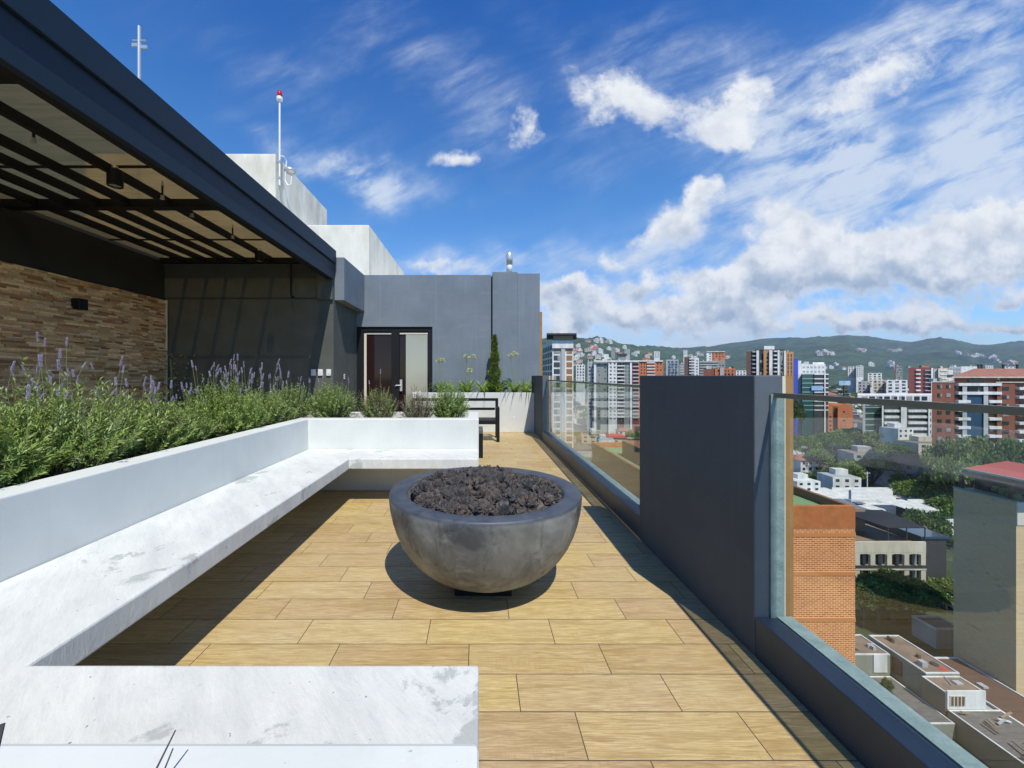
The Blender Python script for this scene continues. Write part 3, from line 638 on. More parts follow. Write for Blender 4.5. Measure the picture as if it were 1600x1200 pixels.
# ceiling lights and sprinklers
def downlight(x, y, z, label, s=1):
    t = empty('ceiling_light', (x, y, z)); tag(t, label, 'ceiling light', 'black cylinder lights under the pergola')
    MB().lathe([(.03, 0), (.03, -.05)], 16).build('stem', M['steel'], t, smooth=True)
    MB().lathe([(.074, -.05), (.076, -.055), (.076, -.235), (.066, -.24), (.064, -.20), (.001, -.19)], 28).build('housing', M['black_metal'], t)
    MB().lathe([(.001, -.21), (.062, -.21), (.062, -.223), (.001, -.224)], 20).build('lens', M['steel'], t)
downlight(-4.25, 4.60, 3.80, 'near black cylinder light under the pergola rafters')
downlight(-4.25, 7.62, 3.80, 'far black cylinder light under the pergola rafters')
def bracket(x, y):
    return
for x, y, lb in ((-4.50, 3.98, 'leftmost'), (-4.22, 5.25, 'second from left'), (-4.25, 5.83, 'third from left'), (-4.22, 6.75, 'farthest')):
    t = empty('sprinkler', (x, y, 3.95)); tag(t, 'small steel sprinkler head under the pergola roof, %s of four' % lb, 'sprinkler', 'sprinkler heads under the pergola')
    MB().tube([(0, 0, 0), (0, 0, -.2)], .012).build('drop_pipe', M['black_metal'], t)
    MB().lathe([(.001, -.2), (.022, -.2), (.02, -.235), (.03, -.24), (.03, -.245), (.001, -.246)], 12).build('head', M['steel'], t)
t = MB().tube([(-4.2, 8.5, 3.86), (-4.07, 8.45, 3.86), (-4.03, 8.45, 3.8), (-4.03, 8.45, 3.1), (-4.0, 8.44, 3.03), (-3.95, 8.42, 3.03)], .02).build('hanging_pipe', M['black_metal'])
tag(t, 'thin black pipe hanging down before the shaded end wall', 'pipe')
# wall sconce, switches
sx, sy = -6.78, 6.62
t = empty('wall_light', (sx, sy, 2.55)); tag(t, 'small black wall light on the stone wall', 'wall light')
MB().box(-.01, .02, -.06, .06, -.09, .09).build('back_plate', M['black_metal'], t); MB().box(.02, .14, -.075, .075, -.09, .09).build('housing', M['black_metal'], t, bevel=.006)
for x, lb in ((-3.60, 'leftmost'), (-3.45, 'middle'), (-3.27, 'rightmost')):
    t = empty('switch_box', (x, 8.598, 1.42)); tag(t, '%s of three pale switch boxes on the wall behind the lavender' % lb, 'switch box', 'switch boxes')
    MB().box(-.05, .05, -.03, 0, -.07, .07).build('plate', M['plastic_white'], t, bevel=.004); MB().box(-.02, .02, -.036, -.0302, -.03, .03).build('cover', M['plastic_white'], t)
t = empty('electric_outlet', (-3.173, 9.3, 1.33)); tag(t, 'small dark outlet on the grey side wall left of the door', 'outlet')
MB().box(0, .012, -.04, .04, -.06, .06).build('plate', M['plastic_white'], t); MB().box(.0122, .016, -.02, .02, .01, .04).box(.0122, .016, -.02, .02, -.04, -.01).build('socket', M['black_metal'], t)

# --- black sofa frame and low table behind the far planter
sf = empty('outdoor_sofa', (-.3, 8.0, 0)); tag(sf, 'black metal outdoor sofa with slatted back by the end planter', 'sofa')
def sp(mb, name, mt): return pbox(mb, name, mt, sf, bevel=.004)
sp(MB().box(-1.4, .36, 8.56, 8.62, .80, .86), 'back_rail', M['black_metal'])
sp(MB().box(-1.4, .355, 8.565, 8.60, .60, .655), 'back_rail', M['black_metal'])
sp(MB().box(-1.4, .36, 8.0, 8.6, .36, .44), 'seat', M['black_metal'])
sp(MB().box(.362, .425, 8.03, 8.62, .64, .70), 'armrest', M['black_metal'])
sp(MB().box(.3625, .425, 8.0, 8.06, 0, .70), 'leg', M['black_metal'])
sp(MB().box(.3625, .425, 8.56, 8.62, 0, .86), 'leg', M['black_metal'])
sp(MB().box(-1.46, -1.402, 8.0, 8.06, 0, .70), 'leg', M['black_metal'])
sp(MB().box(-1.46, -1.402, 8.56, 8.62, 0, .86), 'leg', M['black_metal'])
tb = empty('low_table', (-.3, 6.5, 0)); tag(tb, 'low black-legged table with grey top half hidden behind the planter', 'table')
pbox(MB().box(-.9, .07, 6.45, 7.0, .40, .45), 'table_top', M['grey_light'], tb)
for x, y in ((.0, 6.45), (.0, 6.93), (-.9, 6.45), (-.9, 6.93)): pbox(MB().box(x, x+.07, y, y+.07, 0, .397), 'leg', M['black_metal'], tb)

# ================================================================== PLANTS
spike_proto = []
for k in range(5):
    mb = MB(); L = .16+.045*k; bend = .02*(k-2)
    pts = [(0, 0, 0), (bend*.3, 0, L*.5), (bend, .004, L)]
    mb.tube(pts, [.0017, .0015, .0013], 5, mi=1)
    hl_ = .055+.006*k
    for j in range(12):
        zz = L+hl_*j/12
        for q in range(5):
            a = q*2*PI/5+j*.6; rr = .0056*(1-.45*j/12)
            c = Vector((bend+rr*math.cos(a)+bend*.6*j/12, .004+rr*math.sin(a), zz)); e = .0042
            mb.add([c+Vector((e*math.cos(a), e*math.sin(a), e)), c+Vector((-e*math.sin(a), e*math.cos(a), 0)), c+Vector((e*math.sin(a), -e*math.cos(a), 0)), c+Vector((0, 0, 1.6*e))], [(0, 1, 3), (0, 3, 2), (0, 2, 1)], 0)
    spike_proto.append(mb.mesh('flower_spike', [M['lavender'], M['stem']]))
def bush(x, y, z, rx, ry, hgt, label, nst=150, nl=26, nsp=12, leaf=.030, mats=('leaf_lav',), mixw=None, spike_s=1.0, upright=.45, lw=.0034, seed=0):
    g = np.random.default_rng(seed+int(abs(x)*100+abs(y)*1000))
    t = empty('lavender_bush', (x, y, z)); tag(t, label, 'lavender', 'lavender bushes in the white planter')
    # stems
    ang = g.uniform(0, 2*PI, nst); rr = np.sqrt(g.uniform(0, 1, nst))
    uz = g.uniform(-.30, 1, nst); ur = np.sqrt(1-uz**2); uu = g.uniform(.72, 1.06, nst); uu[g.uniform(0, 1, nst) < .3] *= .7; hi_ = g.uniform(0, 1, nst) < .10; uu[hi_] *= 1.22
    tip = np.stack([ur*rx*np.cos(ang)*uu, ur*ry*np.sin(ang)*uu, hgt*(.38+.62*uz*uu)], 1)
    base = tip*np.array([.55, .55, 0])
    tt = g.uniform(.18, 1.0, (nst, nl)); tt = np.sort(tt, 1)
    pos = base[:, None]+(tip-base)[:, None]*tt[..., None]
    pos[..., 2] = base[:, None, 2]+(tip-base)[:, None, 2]*tt**.8
    ax = nrm(tip-base)[:, None]*np.ones((1, nl, 1))
    rnd = g.normal(0, 1, (nst, nl, 3)); out = nrm(rnd-ax*(rnd*ax).sum(-1, keepdims=True))
    d = nrm(ax*upright+out*(1.0-.35*tt[..., None])+np.array([0, 0, .12]))
    s = nrm(np.cross(d, ax+1e-3))
    P0 = pos.reshape(-1, 3); D_ = d.reshape(-1, 3); S_ = s.reshape(-1, 3); n = len(P0)
    L = leaf*g.uniform(.6, 1.25, n); Wd = lw*1.25*g.uniform(.7, 1.3, n)
    mi = None
    if len(mats) > 1:
        sel = g.uniform(0, 1, nst) < mixw; mi = np.repeat(sel, nl).astype(int)
    quads('foliage', P0, D_, S_, L, Wd, [M[m] for m in mats], t, mi, .12)
    sm = MB()
    for k in range(0, nst, 3): sm.tube([base[k], base[k]*.4+tip[k]*.6, tip[k]], [.003, .0022, .0012], 4)
    sm.build('stems', M['stem'], t)
    for k in range(nsp):
        i = g.integers(0, nst)
        if tip[i, 2] < hgt*.55: continue
        lean = (g.uniform(-.16, .16), g.uniform(-.16, .16)); sc_ = min(spike_s*g.uniform(.5, 1.05), .95 if tip[i, 2] < hgt*.9 else .7)
        part(spike_proto[g.integers(0, 5)], 'flower_spike', t, tuple(tip[i]-np.array([0, 0, .03])), (sc_,)*3, (lean[0], lean[1], g.uniform(0, 6)))
    return t
ZS = .77
rowY = [1.15, 1.6, 2.0, 2.42, 2.85, 3.3]
lbl = ['lavender bush at the left picture edge nearest the camera', 'lavender bush with bright green leaves second from the left edge', 'lavender bush before the stone wall with few tall purple spikes',
       'lavender bush in the middle of the left planter with low purple spikes', 'lavender bush with yellowing leaves left of the stone wall end', 'low green lavender bush below the stone wall corner']
for i, y in enumerate(rowY):
    bush(-2.55+.04*math.sin(i*2), y, ZS, (.40, .42, .36, .42, .34, .30)[i], .36, (.46, .58, .45, .60, .46, .36)[i], lbl[i], 380, 32, (46, 60, 34, 60, 34, 22)[i], (.042, .038, .043, .038, .036, .034)[i], ('leaf_lav', 'leaf_sage' if i % 2 else 'leaf_dry'), (.2, .55, .06, .45, .12, .3)[i], seed=i, lw=.0031, spike_s=1.0, upright=.62)
bush(-2.50, 3.85, ZS, .40, .38, .54, 'large lavender bush with the densest crowd of purple spikes', 400, 34, 110, .032, seed=20)
bush(-2.46, 4.42, ZS, .34, .34, .47, 'lavender bush right of the most flowering one on the left planter', 320, 34, 60, .030, ('leaf_lav', 'leaf_sage'), .4, seed=21)
bush(-2.42, 5.05, ZS, .30, .30, .50, 'sage green lavender bush with upright grey spikes at the planter corner', 320, 36, 36, .026, ('leaf_lav', 'leaf_sage'), .5, seed=22)
bush(-1.90, 5.10, ZS, .31, .29, .52, 'full rounded green lavender bush in the far planter', 420, 40, 9, .026, ('leaf_lav', 'leaf_sage'), .35, seed=23)
bush(-1.30, 5.10, ZS, .27, .26, .46, 'lavender bush half green half brown in front of the door', 320, 38, 5, .024, ('leaf_lav', 'leaf_dry'), .45, seed=24, lw=.0022)
bush(-.79, 5.12, ZS, .24, .24, .46, 'dry brown lavender bush in front of the right door leaf', 320, 36, 3, .022, ('leaf_dry', 'leaf_sage'), .2, seed=25, lw=.0018)
bush(-.38, 5.10, ZS, .25, .26, .49, 'dense green lavender bush at the right end of the far planter', 400, 40, 4, .025, ('leaf_lav', 'leaf_sage'), .3, seed=26)
# small climbing plant by the stone wall corner
t = empty('climbing_plant', (-6.5, 8.3, 0)); tag(t, 'small sparse plant beside the end of the stone wall', 'plant')
g = np.random.default_rng(5); n = 260
P0 = np.stack([g.normal(0, .16, n), g.normal(0, .1, n), g.uniform(.5, 1.85, n)], 1); Dv = nrm(g.normal(0, 1, (n, 3)))
quads('foliage', P0, Dv, nrm(np.cross(Dv, [0, .3, 1])), np.full(n, .07), np.full(n, .018), [M['leaf_sage']], t)
MB().tube([(0, 0, 0), (.05, 0, .9), (0, 0, 1.7)], .012).build('stem', M['stem'], t)
# dry stems of the near planter (bottom left of the view)
t = empty('dry_plant', (-.5, .3, .77)); tag(t, 'bare dark dry stems sticking up at the lower left', 'plant')
for q0, q1, r in (((-.52, .43, .97), (-.50, .36, .80), .0035), ((-.56, .44, .95), (-.53, .36, .80), .003), ((-.385, .50, .90), (-.41, .40, .80), .0016), ((-.365, .47, .905), (-.38, .38, .80), .0014), ((-.42, .45, .89), (-.44, .38, .80), .0012)):
    m_ = MB(); a_ = Vector(q1)-Vector((-.5, .3, .77)); b__ = Vector(q0)-Vector((-.5, .3, .77))
    m_.tube([(a_.x, a_.y, a_.z-.03), a_*.5+b__*.5+Vector((.004, 0, 0)), b__], [r*1.3, r, r*.6], 6); m_.build('stem', M['dry_stem'], t)
# strappy agapanthus with umbels
def strappy(x, y, z, n, label, stalks=(), seed=0, s=1.0):
    g = np.random.default_rng(seed); t = empty('agapanthus', (x, y, z)); tag(t, label, 'plant', 'strap-leaved plants in the end planter')
    mb = MB()
    for i in range(n):
        a = g.uniform(0, 2*PI); L = s*g.uniform(.45, .78); el = g.uniform(.75, 1.35); wv_ = s*g.uniform(.011, .019)
        dxy = Vector((math.cos(a), math.sin(a), 0)); sd = Vector((-math.sin(a), math.cos(a), 0)); pts = []
        p = Vector((g.normal(0, .02), g.normal(0, .02), 0)); ang = el
        for k in range(7):
            wk = wv_*(1-(k/6)**2.2)+.0008; pts += [p+sd*wk, p-sd*wk]; p = p+(dxy*math.cos(ang)+Vector((0, 0, 1))*math.sin(ang))*L/6; ang -= .22+.1*k/6
        mb.add(pts, [(2*k, 2*k+1, 2*k+3, 2*k+2) for k in range(6)])
    mb.build('leaves', M['leaf_strap'], t)
    for (sx_, sz_) in stalks:
        m2 = MB(); m2.tube([(0, 0, 0), (sx_*.4, 0, sz_*.5), (sx_, 0, sz_)], [.007, .006, .005], 6); m2.build('flower_stalk', M['stem'], t)
        m3 = MB()
        for k in range(46):
            d = Vector(g.normal(0, 1, 3)).normalized(); d.z = abs(d.z)*1.0-.25; d.normalize(); c = Vector((sx_, 0, sz_)); e = c+d*.075*g.uniform(.75, 1.1)
            o_ = d.orthogonal().normalized()*.012; o2 = d.cross(o_).normalized()*.012
            m3.add([c+d*.01, e+o_, e-o_], [(0, 1, 2)]); m3.add([e+o_, e+o2, e-o_, e-o2, e+d*.018], [(0, 1, 4), (1, 2, 4), (2, 3, 4), (3, 0, 4)])
        m3.build('flower_head', M['umbel'], t)
    return t
ZE = .88
strappy(-.93, 9.75, ZE, 26, 'strap-leaved plant with a single pale umbel nearest the door', ((.02, .83), (-.06, .84)), 1)
strappy(-.28, 9.72, ZE, 34, 'strap-leaved plant with three tall pale umbels left of the juniper', ((-.02, .93), (.14, .92), (.06, .58)), 2)
strappy(.10, 9.66, ZE, 30, 'strap-leaved plant with sunlit leaves left of the juniper foot', (), 3)
strappy(.48, 9.66, ZE, 26, 'low strap-leaved plant at the right foot of the juniper', (), 4, .8)
strappy(.88, 9.66, ZE, 34, 'strap-leaved plant with two pale umbels right of the juniper', ((.02, 1.0), (-.10, .95)), 5)
strappy(1.14, 9.68, ZE, 28, 'bright strap-leaved plant at the right end of the end planter', (), 6)
strappy(-.62, 9.70, ZE, 20, 'small strap-leaved plant half hidden behind the green lavender', (), 7)
t = empty('juniper', (.40, 9.82, ZE)); tag(t, 'narrow columnar juniper tree in the end planter', 'tree')
g = np.random.default_rng(9); n = 4200; zz = g.uniform(0, 1, n); rad = .15*(1-zz)**.7*np.clip(.35+zz*5, 0, 1)*(1+.30*np.sin(zz*23))*g.uniform(.7, 1.25, n)
an_ = g.uniform(0, 2*PI, n); rr = rad*np.sqrt(g.uniform(.25, 1, n)); P0 = np.stack([rr*np.cos(an_), rr*np.sin(an_), .04+zz*1.42], 1)
Dv = nrm(np.stack([np.cos(an_)*.7, np.sin(an_)*.7, np.full(n, 1.0)], 1)+g.normal(0, .35, (n, 3))); quads('foliage', P0, Dv, nrm(np.cross(Dv, g.normal(0, 1, (n, 3)))), g.uniform(.04, .09, n), np.full(n, .009), [M['leaf_juniper']], t)
MB().tube([(0, 0, -.05), (0, 0, 1.2)], [.02, .006]).build('trunk', M['bark'], t)

# ================================================================== CITY
GZ = -48.0
tag(MB().add([(-16000, -6000, GZ), (20000, -6000, GZ), (20000, 20000, GZ), (-16000, 20000, GZ)], [(0, 1, 2, 3)]).build('ground', M['city_ground']), kind='structure')
tag(MB().add([(102, 40, GZ+.02), (110, 40, GZ+.02), (110, 420, GZ+.02), (102, 420, GZ+.02)], [(0, 1, 2, 3)]).build('road', M['asphalt']), kind='structure')
tag(MB().box(100.5, 102, 40, 420, GZ, GZ+.13).build('pavement', M['c_lightgrey']), kind='structure')
def Xp(px, D): return (px-VX)*D/F
def Zp(py, D): return H-(py-VY)*D/F
class Bld:
    def __init__(s, name, label, D, cat='building', group=None):
        s.D = D; s.t = empty(name, (0, 0, 0)); tag(s.t, label, cat, group); s.first = True; s.cache = {}
    def seg(s, px0, px1, ytop, m, depth=15, dy=0, ybot=None, name='wall', square=False):
        D = s.D+dy; x0, x1 = Xp(px0, D), Xp(px1, D); zt = Zp(ytop, D); zb = GZ if ybot is None else Zp(ybot, D)
        if s.first: s.t.location = ((x0+x1)/2, D, zb); s.first = False
        k = 1 if square else (D+depth)/D
        pbox(MB().prism([(x0, D), (x1, D), (x1*k, D+depth), (x0*k, D+depth)], zb, zt), name, M[m], s.t)
        if name == 'wall' and x1-x0 > 5 and depth >= 14:
            for q in range(random.randint(1, 3)):
                tw = random.uniform(.8, 2.0); tx = random.uniform(x0+.5, x1-tw-.5); th = random.uniform(.8, 1.9); ty = D+random.uniform(1, 4)
                if random.random() < .5: pbox(MB().box(tx, tx+tw, ty, ty+tw, zt+.002, zt+th), 'roof_unit', M[random.choice(['c_lightgrey', 'c_white', 'c_grey'])], s.t)
                else: pbox(MB().lathe([(tw*.4, 0), (tw*.42, th*.8), (tw*.2, th), (.01, th*1.05)], 10, (tx+tw/2, ty, zt+.002)), 'roof_tank', M[random.choice(['c_dark', 'c_white', 'c_lightgrey'])], s.t)
        return x0, x1, zt
    def _p(s, me, name, loc, scale):
        o = part(me, name, s.t, loc, scale); o.matrix_parent_inverse = Matrix.Translation(-Vector(s.t.location)); return o
    def unit(s, m):
        if m not in s.cache: s.cache[m] = MB().box(0, 1, 0, 1, 0, 1).mesh('window', M[m])
        return s.cache[m]
    def wins(s, px0, px1, ytop, rows, cols, m='c_window', fh=3.1, wf=.55, hf=.5, dy=0, z0=1.0, name='window', proud=.12, zmin=GZ+1):
        D = s.D+dy; x0, x1 = Xp(px0, D), Xp(px1, D); zt = Zp(ytop, D); cw = (x1-x0)/cols
        for r in range(rows):
            z = zt-z0-(r+hf)*fh
            if z < zmin: break
            for c in range(cols):
                s._p(s.unit('c_curtain' if m in ('c_window', 'c_dark') and random.random() < .2 else m), name, (x0+cw*(c+.5-wf/2), D-proud, z), (cw*wf, proud+.05, fh*hf))
                if cw*wf > 1.4 and random.random() < .4: s._p(s.unit('c_curtain'), 'curtain', (x0+cw*(c+.5-wf/2)+cw*wf*random.choice((0, .6)), D-proud-.04, z+.05), (cw*wf*.4, .03, fh*hf-.1))
    def bands(s, px0, px1, ytop, rows, m='c_white', fh=3.1, hf=.35, dy=0, z0=0, proud=1.2, name='balcony', zmin=GZ+1):
        D = s.D+dy; x0, x1 = Xp(px0, D), Xp(px1, D); zt = Zp(ytop, D)
        for r in range(rows):
            z = zt-z0-r*fh-fh*hf
            if z < zmin: break
            s._p(s.unit(m), name, (x0, D-proud, z), (x1-x0, proud+.06, fh*hf))
    def sidewins(s, X, ytop, D0, D1, rows, cols, m='c_window', fh=3.1, wf=.5, hf=.5, z0=1.0):
        zt = Zp(ytop, D0); cw = (D1-D0)/cols
        for r in range(rows):
            for c in range(cols): s._p(s.unit(m), 'window', (X-.12, D0+cw*(c+.5-wf/2), zt-z0-(r+hf)*fh), (.17, cw*wf, fh*hf))

# adjacent orange brick block
ob = empty('brick_building', (18, 25.6, GZ)); tag(ob, 'orange brick apartment block with green roof right below the railing', 'building')
BX0, BX1, BY0, BY1, BZ = 14.5, 24.48, 25.6, 50.0, -7.15
pbox(MB().box(BX0, BX1, BY0, BY0+.3, GZ, BZ-1.45), 'brick_front', M['orange_brick'], ob)
pbox(MB().box(BX0, BX1, BY0-.02, BY0+.32, BZ-1.445, BZ), 'parapet', M['orange_plain'], ob)
pbox(MB().box(BX1-.3, BX1, BY0+.325, BY1, GZ, BZ-.003), 'side_parapet', M['orange_brick_side'], ob)
pbox(MB().box(BX0, BX0+.3, BY0+.325, BY1, GZ, BZ-.003), 'side_parapet', M['orange_brick_side'], ob)
pbox(MB().box(BX0, BX1, BY1+.002, BY1+.3, GZ, BZ), 'back_parapet', M['orange_plain'], ob)
pbox(MB().box(BX0+.31, BX1-.31, BY0+.33, BY1-.01, GZ, BZ-.6), 'roof', M['green_roof'], ob)
pbox(MB().box(16.4, 21.5, 36, 45, BZ-.595, -6.05), 'stair_block', M['orange_brick_side'], ob)
pbox(MB().box(22.3, 23.2, 30, 31.2, BZ-.595, BZ+.5), 'roof_vent', M['c_lightgrey'], ob)
for zz_ in (BZ-1.46, BZ-4.0, BZ-7.0, BZ-10.0, BZ-13.0, BZ-16, BZ-19):
    mb = MB(); x = BX0
    while x < BX1-.1: mb.box(x+.01, x+.11, BY0-.035, BY0-.001, zz_-.5, zz_-.25); x += .13
    pbox(mb, 'brick_band', M['orange_band'], ob)

# grey block-wall tower at the right with roof terrace
gt = empty('block_tower', (84, 60, GZ)); tag(gt, 'tall tower with bare grey block side wall and roof terrace', 'building')
TX, TY0, TY1 = 80.7, 59.1, 66.9; TZ = 1.35-175*66.9/615
pbox(MB().box(TX, TX+14, TY0, TY1, GZ, TZ), 'side_wall', M['block_wall'], gt)
pbox(MB().box(TX+.02, TX+14, TY0-.12, TY0-.002, TZ-3.4, TZ+.05), 'front_wall', M['cream'], gt)
pbox(MB().box(TX-.08, TX+.25, TY0-.1, TY1+.05, TZ+.002, TZ+.22), 'coping', M['c_teal'], gt)
pbox(MB().add([(80.6, 59.3, -15.15), (87, 59.3, -15.3), (87, 66.6, -15.3), (80.6, 66.6, -15.15), (80.6, 59.3, -15.0), (87, 59.3, -15.15), (87, 66.6, -15.15), (80.6, 66.6, -15.0)],
     [(0,3,2,1),(4,5,6,7),(0,1,5,4),(1,2,6,5),(2,3,7,6),(3,0,4,7)]), 'terrace_roof', M['c_corr'], gt)
for x_, y_ in ((TX+.3, TY0+.8), (TX+.3, TY1-.9), (TX+5, TY0+.8)): pbox(MB().box(x_, x_+.4, y_, y_+.4, TZ+.01, -15.31), 'post', M['c_brown'], gt)
pbox(MB().box(TX+3, TX+13, TY0+3, TY1-.5, TZ+.01, -15.35), 'terrace_room', M['c_dark'], gt)
for k in range(3): pbox(MB().lathe([(.001, 0), (.8, .3), (.7, 1.0), (.001, 1.3)], 7, (TX+1.2+k*1.1, TY0+1.2+k*1.7, TZ+.1)), 'planter_shrub', M['tree_b'], gt)
pbox(MB().add([(81.2, 56, -14.15), (88.5, 56, -12.95), (88.5, 66, -12.95), (81.2, 66, -14.15), (81.2, 56, -14.35), (88.5, 56, -14.35), (88.5, 66, -14.35), (81.2, 66, -14.35)], [(0,1,2,3),(4,7,6,5),(0,4,5,1),(1,5,6,2),(2,6,7,3),(3,7,4,0)]), 'tiled_roof', M['c_redroof'], gt)
for k in range(26): pbox(MB().add([(81.25, 56.1+k*.38, -14.13), (88.45, 56.1+k*.38, -12.93), (88.45, 56.22+k*.38, -12.93), (81.25, 56.22+k*.38, -14.13)], [(0, 1, 2, 3)]), 'tile_rib', M['c_tile'], gt)
pbox(MB().box(80.95, 81.19, 55.9, 66.1, -14.4, -14.1), 'roof_edge', M['c_teal'], gt)

# A: slim tower far left of the view
b = Bld('apartment_tower', 'slim white and grey tower with overhanging flat roof left of the skyline', 190)
x0, x1, zt = b.seg(863, 896, 532, 'c_white', 28, square=True); X0A = x0
b.seg(864.5, 895, 523.5, 'c_grey', 20, .6, 532, 'penthouse'); b.wins(866, 893, 524, 1, 3, 'c_orangewin', 2.6, .8, .8, .6, .1)
b.seg(854, 901, 520.5, 'c_dark', 26, -2.5, 523, 'roof'); b.seg(864, 890, 518, 'c_white', 10, 1, 521, 'roof_box')
b.seg(863.5, 895.5, 544, 'c_dark', 1, -.4, 547, 'louvre')
b.wins(864, 876, 545, 16, 1, 'c_window', 3.25, .8, .72, 0, 0); b.wins(884, 895, 545, 16, 1, 'c_orangewin', 3.25, .8, .72, 0, 0)
b.seg(877, 883, 545, 'c_lightgrey', 1, -.8, None, 'pier'); b.sidewins(X0A, 536, 190, 218, 16, 4, 'c_window', 3.25, .7, .7)
# B: white complex
b = Bld('apartment_block', 'tall white and sage grey apartment block rising behind the far glass', 335)
b.seg(918, 930, 565, 'c_lightgrey', 20, 4); b.wins(919, 929, 565, 16, 2, dy=4)
b.seg(930, 950.5, 564, 'c_grey', 20); b.wins(931, 950, 566, 16, 2, 'c_dark', 3.1, .3, .35)
b.seg(928, 931.5, 562, 'c_white', 20, -1, name='pier')
b.seg(950.5, 964, 563.5, 'c_white', 20, -2); b.wins(951, 963.5, 565, 16, 2, 'c_dark', 3.1, .45, .4, -2)
b.seg(964, 975, 563.5, 'c_brown', 20, 0); b.bands(964, 975, 565, 16, 'c_white', dy=0, hf=.32); b.wins(964.5, 974.5, 566, 16, 2, 'c_window', 3.1, .7, .5, .0, .8)
b.seg(975, 984.5, 564, 'c_grey', 20, -1); b.wins(976, 984, 566, 16, 2, 'c_dark', 3.1, .3, .35, -1)
b.seg(984.5, 987.5, 564, 'c_white', 20, -2, name='pier'); b.seg(987.5, 998, 564, 'c_redbrown', 20); b.bands(988, 997.5, 566, 16, 'c_lightgrey')
b.seg(930, 998, 563, 'c_white', 1, -2.5, 565.5, 'cornice'); b.seg(944, 951, 553.5, 'c_white', 8, 2, 564, 'stair_tower'); b.seg(964, 980, 552.5, 'c_dark', 8, 2, 555, 'roof_canopy'); b.seg(967, 978, 555, 'c_grey', 6, 3, 564, 'penthouse')
# C
b = Bld('apartment_block', 'orange red apartment block with white balconies beside the white block', 400)
b.seg(997, 1036.5, 564, 'c_orange', 20); b.bands(1010, 1023, 566, 8, 'c_white'); b.wins(1000, 1009, 566, 8, 2, hf=.4, wf=.4); b.wins(1025, 1035, 566, 8, 2, hf=.4, wf=.4)
b.seg(1004, 1016, 560, 'c_orange', 8, 2, 564, 'penthouse'); b.seg(998, 1036, 563, 'c_white', 1, -1, 565, 'cornice')
# D
b = Bld('office_block', 'low blue glass office block between orange and dark towers', 500)
b.seg(1041, 1060, 562, 'c_lightgrey', 20); b.wins(1043, 1059, 562.5, 8, 3, 'c_bluewin', 3.4, .85, .85)
# E
b = Bld('apartment_block', 'dark red and white striped apartment block behind the pillar top', 430)
b.seg(1069, 1080, 558, 'c_brown', 20); b.bands(1076, 1085, 560, 10, 'c_white', dy=-.5); b.seg(1080, 1086, 559, 'c_lightgrey', 20); b.seg(1086, 1092, 559.5, 'c_white', 20); b.wins(1087, 1091, 561, 8, 1)
# F
b = Bld('apartment_block', 'grey apartment block with an orange upper block on its roof', 520)
b.seg(1092, 1133, 564, 'c_grey', 22); b.bands(1093, 1120, 565, 7, 'c_lightgrey', 3.4); b.wins(1094, 1132, 565, 6, 8, 'c_window', 3.4, .6, .5)
b.seg(1104, 1112, 550, 'c_white', 20, 3, 564); b.seg(1112, 1133, 550, 'c_orange', 20, 3, 564); b.wins(1107, 1132, 551, 4, 5, 'c_window', 3.2, .45, .5, 3); b.seg(1104, 1133, 549, 'c_white', 1, 2, 550, 'cornice')
# G
b = Bld('apartment_block', 'low orange block with grey window bays just above the pillar', 350)
b.seg(1099, 1117, 576.5, 'c_brick', 20); b.seg(1117, 1149, 575.5, 'c_orange', 20, -1); b.wins(1120, 1147, 576, 8, 5, 'c_window', 3.1, .5, .6, -1)
b.seg(1125, 1131, 574.5, 'c_lightgrey', 18, -2, name='bay')
b.seg(1103, 1112, 571.5, 'c_lightgrey', 6, 2, 577, 'tank'); 
# H cluster tower
b = Bld('apartment_tower', 'wide brown white and ochre apartment tower highest in the skyline', 300)
b.seg(1166, 1173, 549, 'c_brown', 20); b.seg(1173, 1182, 548.5, 'c_dark', 20, 1); b.bands(1174, 1182, 549, 14, 'c_lightgrey', hf=.25, dy=1)
b.seg(1182, 1186, 547.5, 'c_white', 20, -1, name='pier'); b.seg(1186, 1193, 548, 'c_dark', 20, .5); b.wins(1186.5, 1192.5, 548, 14, 1, 'c_window', 3.1, .8, .6, .5)
b.seg(1193, 1196, 547, 'c_ochre', 20, -1, name='pier'); b.seg(1196, 1202, 547.5, 'c_ochre', 20); b.wins(1196.5, 1201.5, 549, 14, 1, 'c_window', 3.1, .6, .55)
b.seg(1202, 1207, 547, 'c_white', 20, -1.5, name='pier'); b.seg(1207, 1215, 546.5, 'c_dark', 20); b.bands(1208, 1214, 548, 14, 'c_white', hf=.3)
b.seg(1215, 1218, 547, 'c_white', 20, -1.5, name='pier'); b.seg(1218, 1225, 548, 'c_grey', 20, .5); b.wins(1219, 1224, 549, 14, 1, 'c_window', 3.1, .6, .6, .5); b.seg(1225, 1228, 548, 'c_white', 20, -.5, name='pier')
b.seg(1228, 1240, 549.5, 'c_ochre', 20, .3); b.wins(1229, 1239, 551, 14, 2, 'c_brown', 3.1, .4, .75, .3); b.seg(1194, 1210, 540.5, 'c_white', 10, 3, 547, 'roof_box')
b.seg(1180, 1226, 546, 'c_dark', 20, 1, 547.4, 'roof')
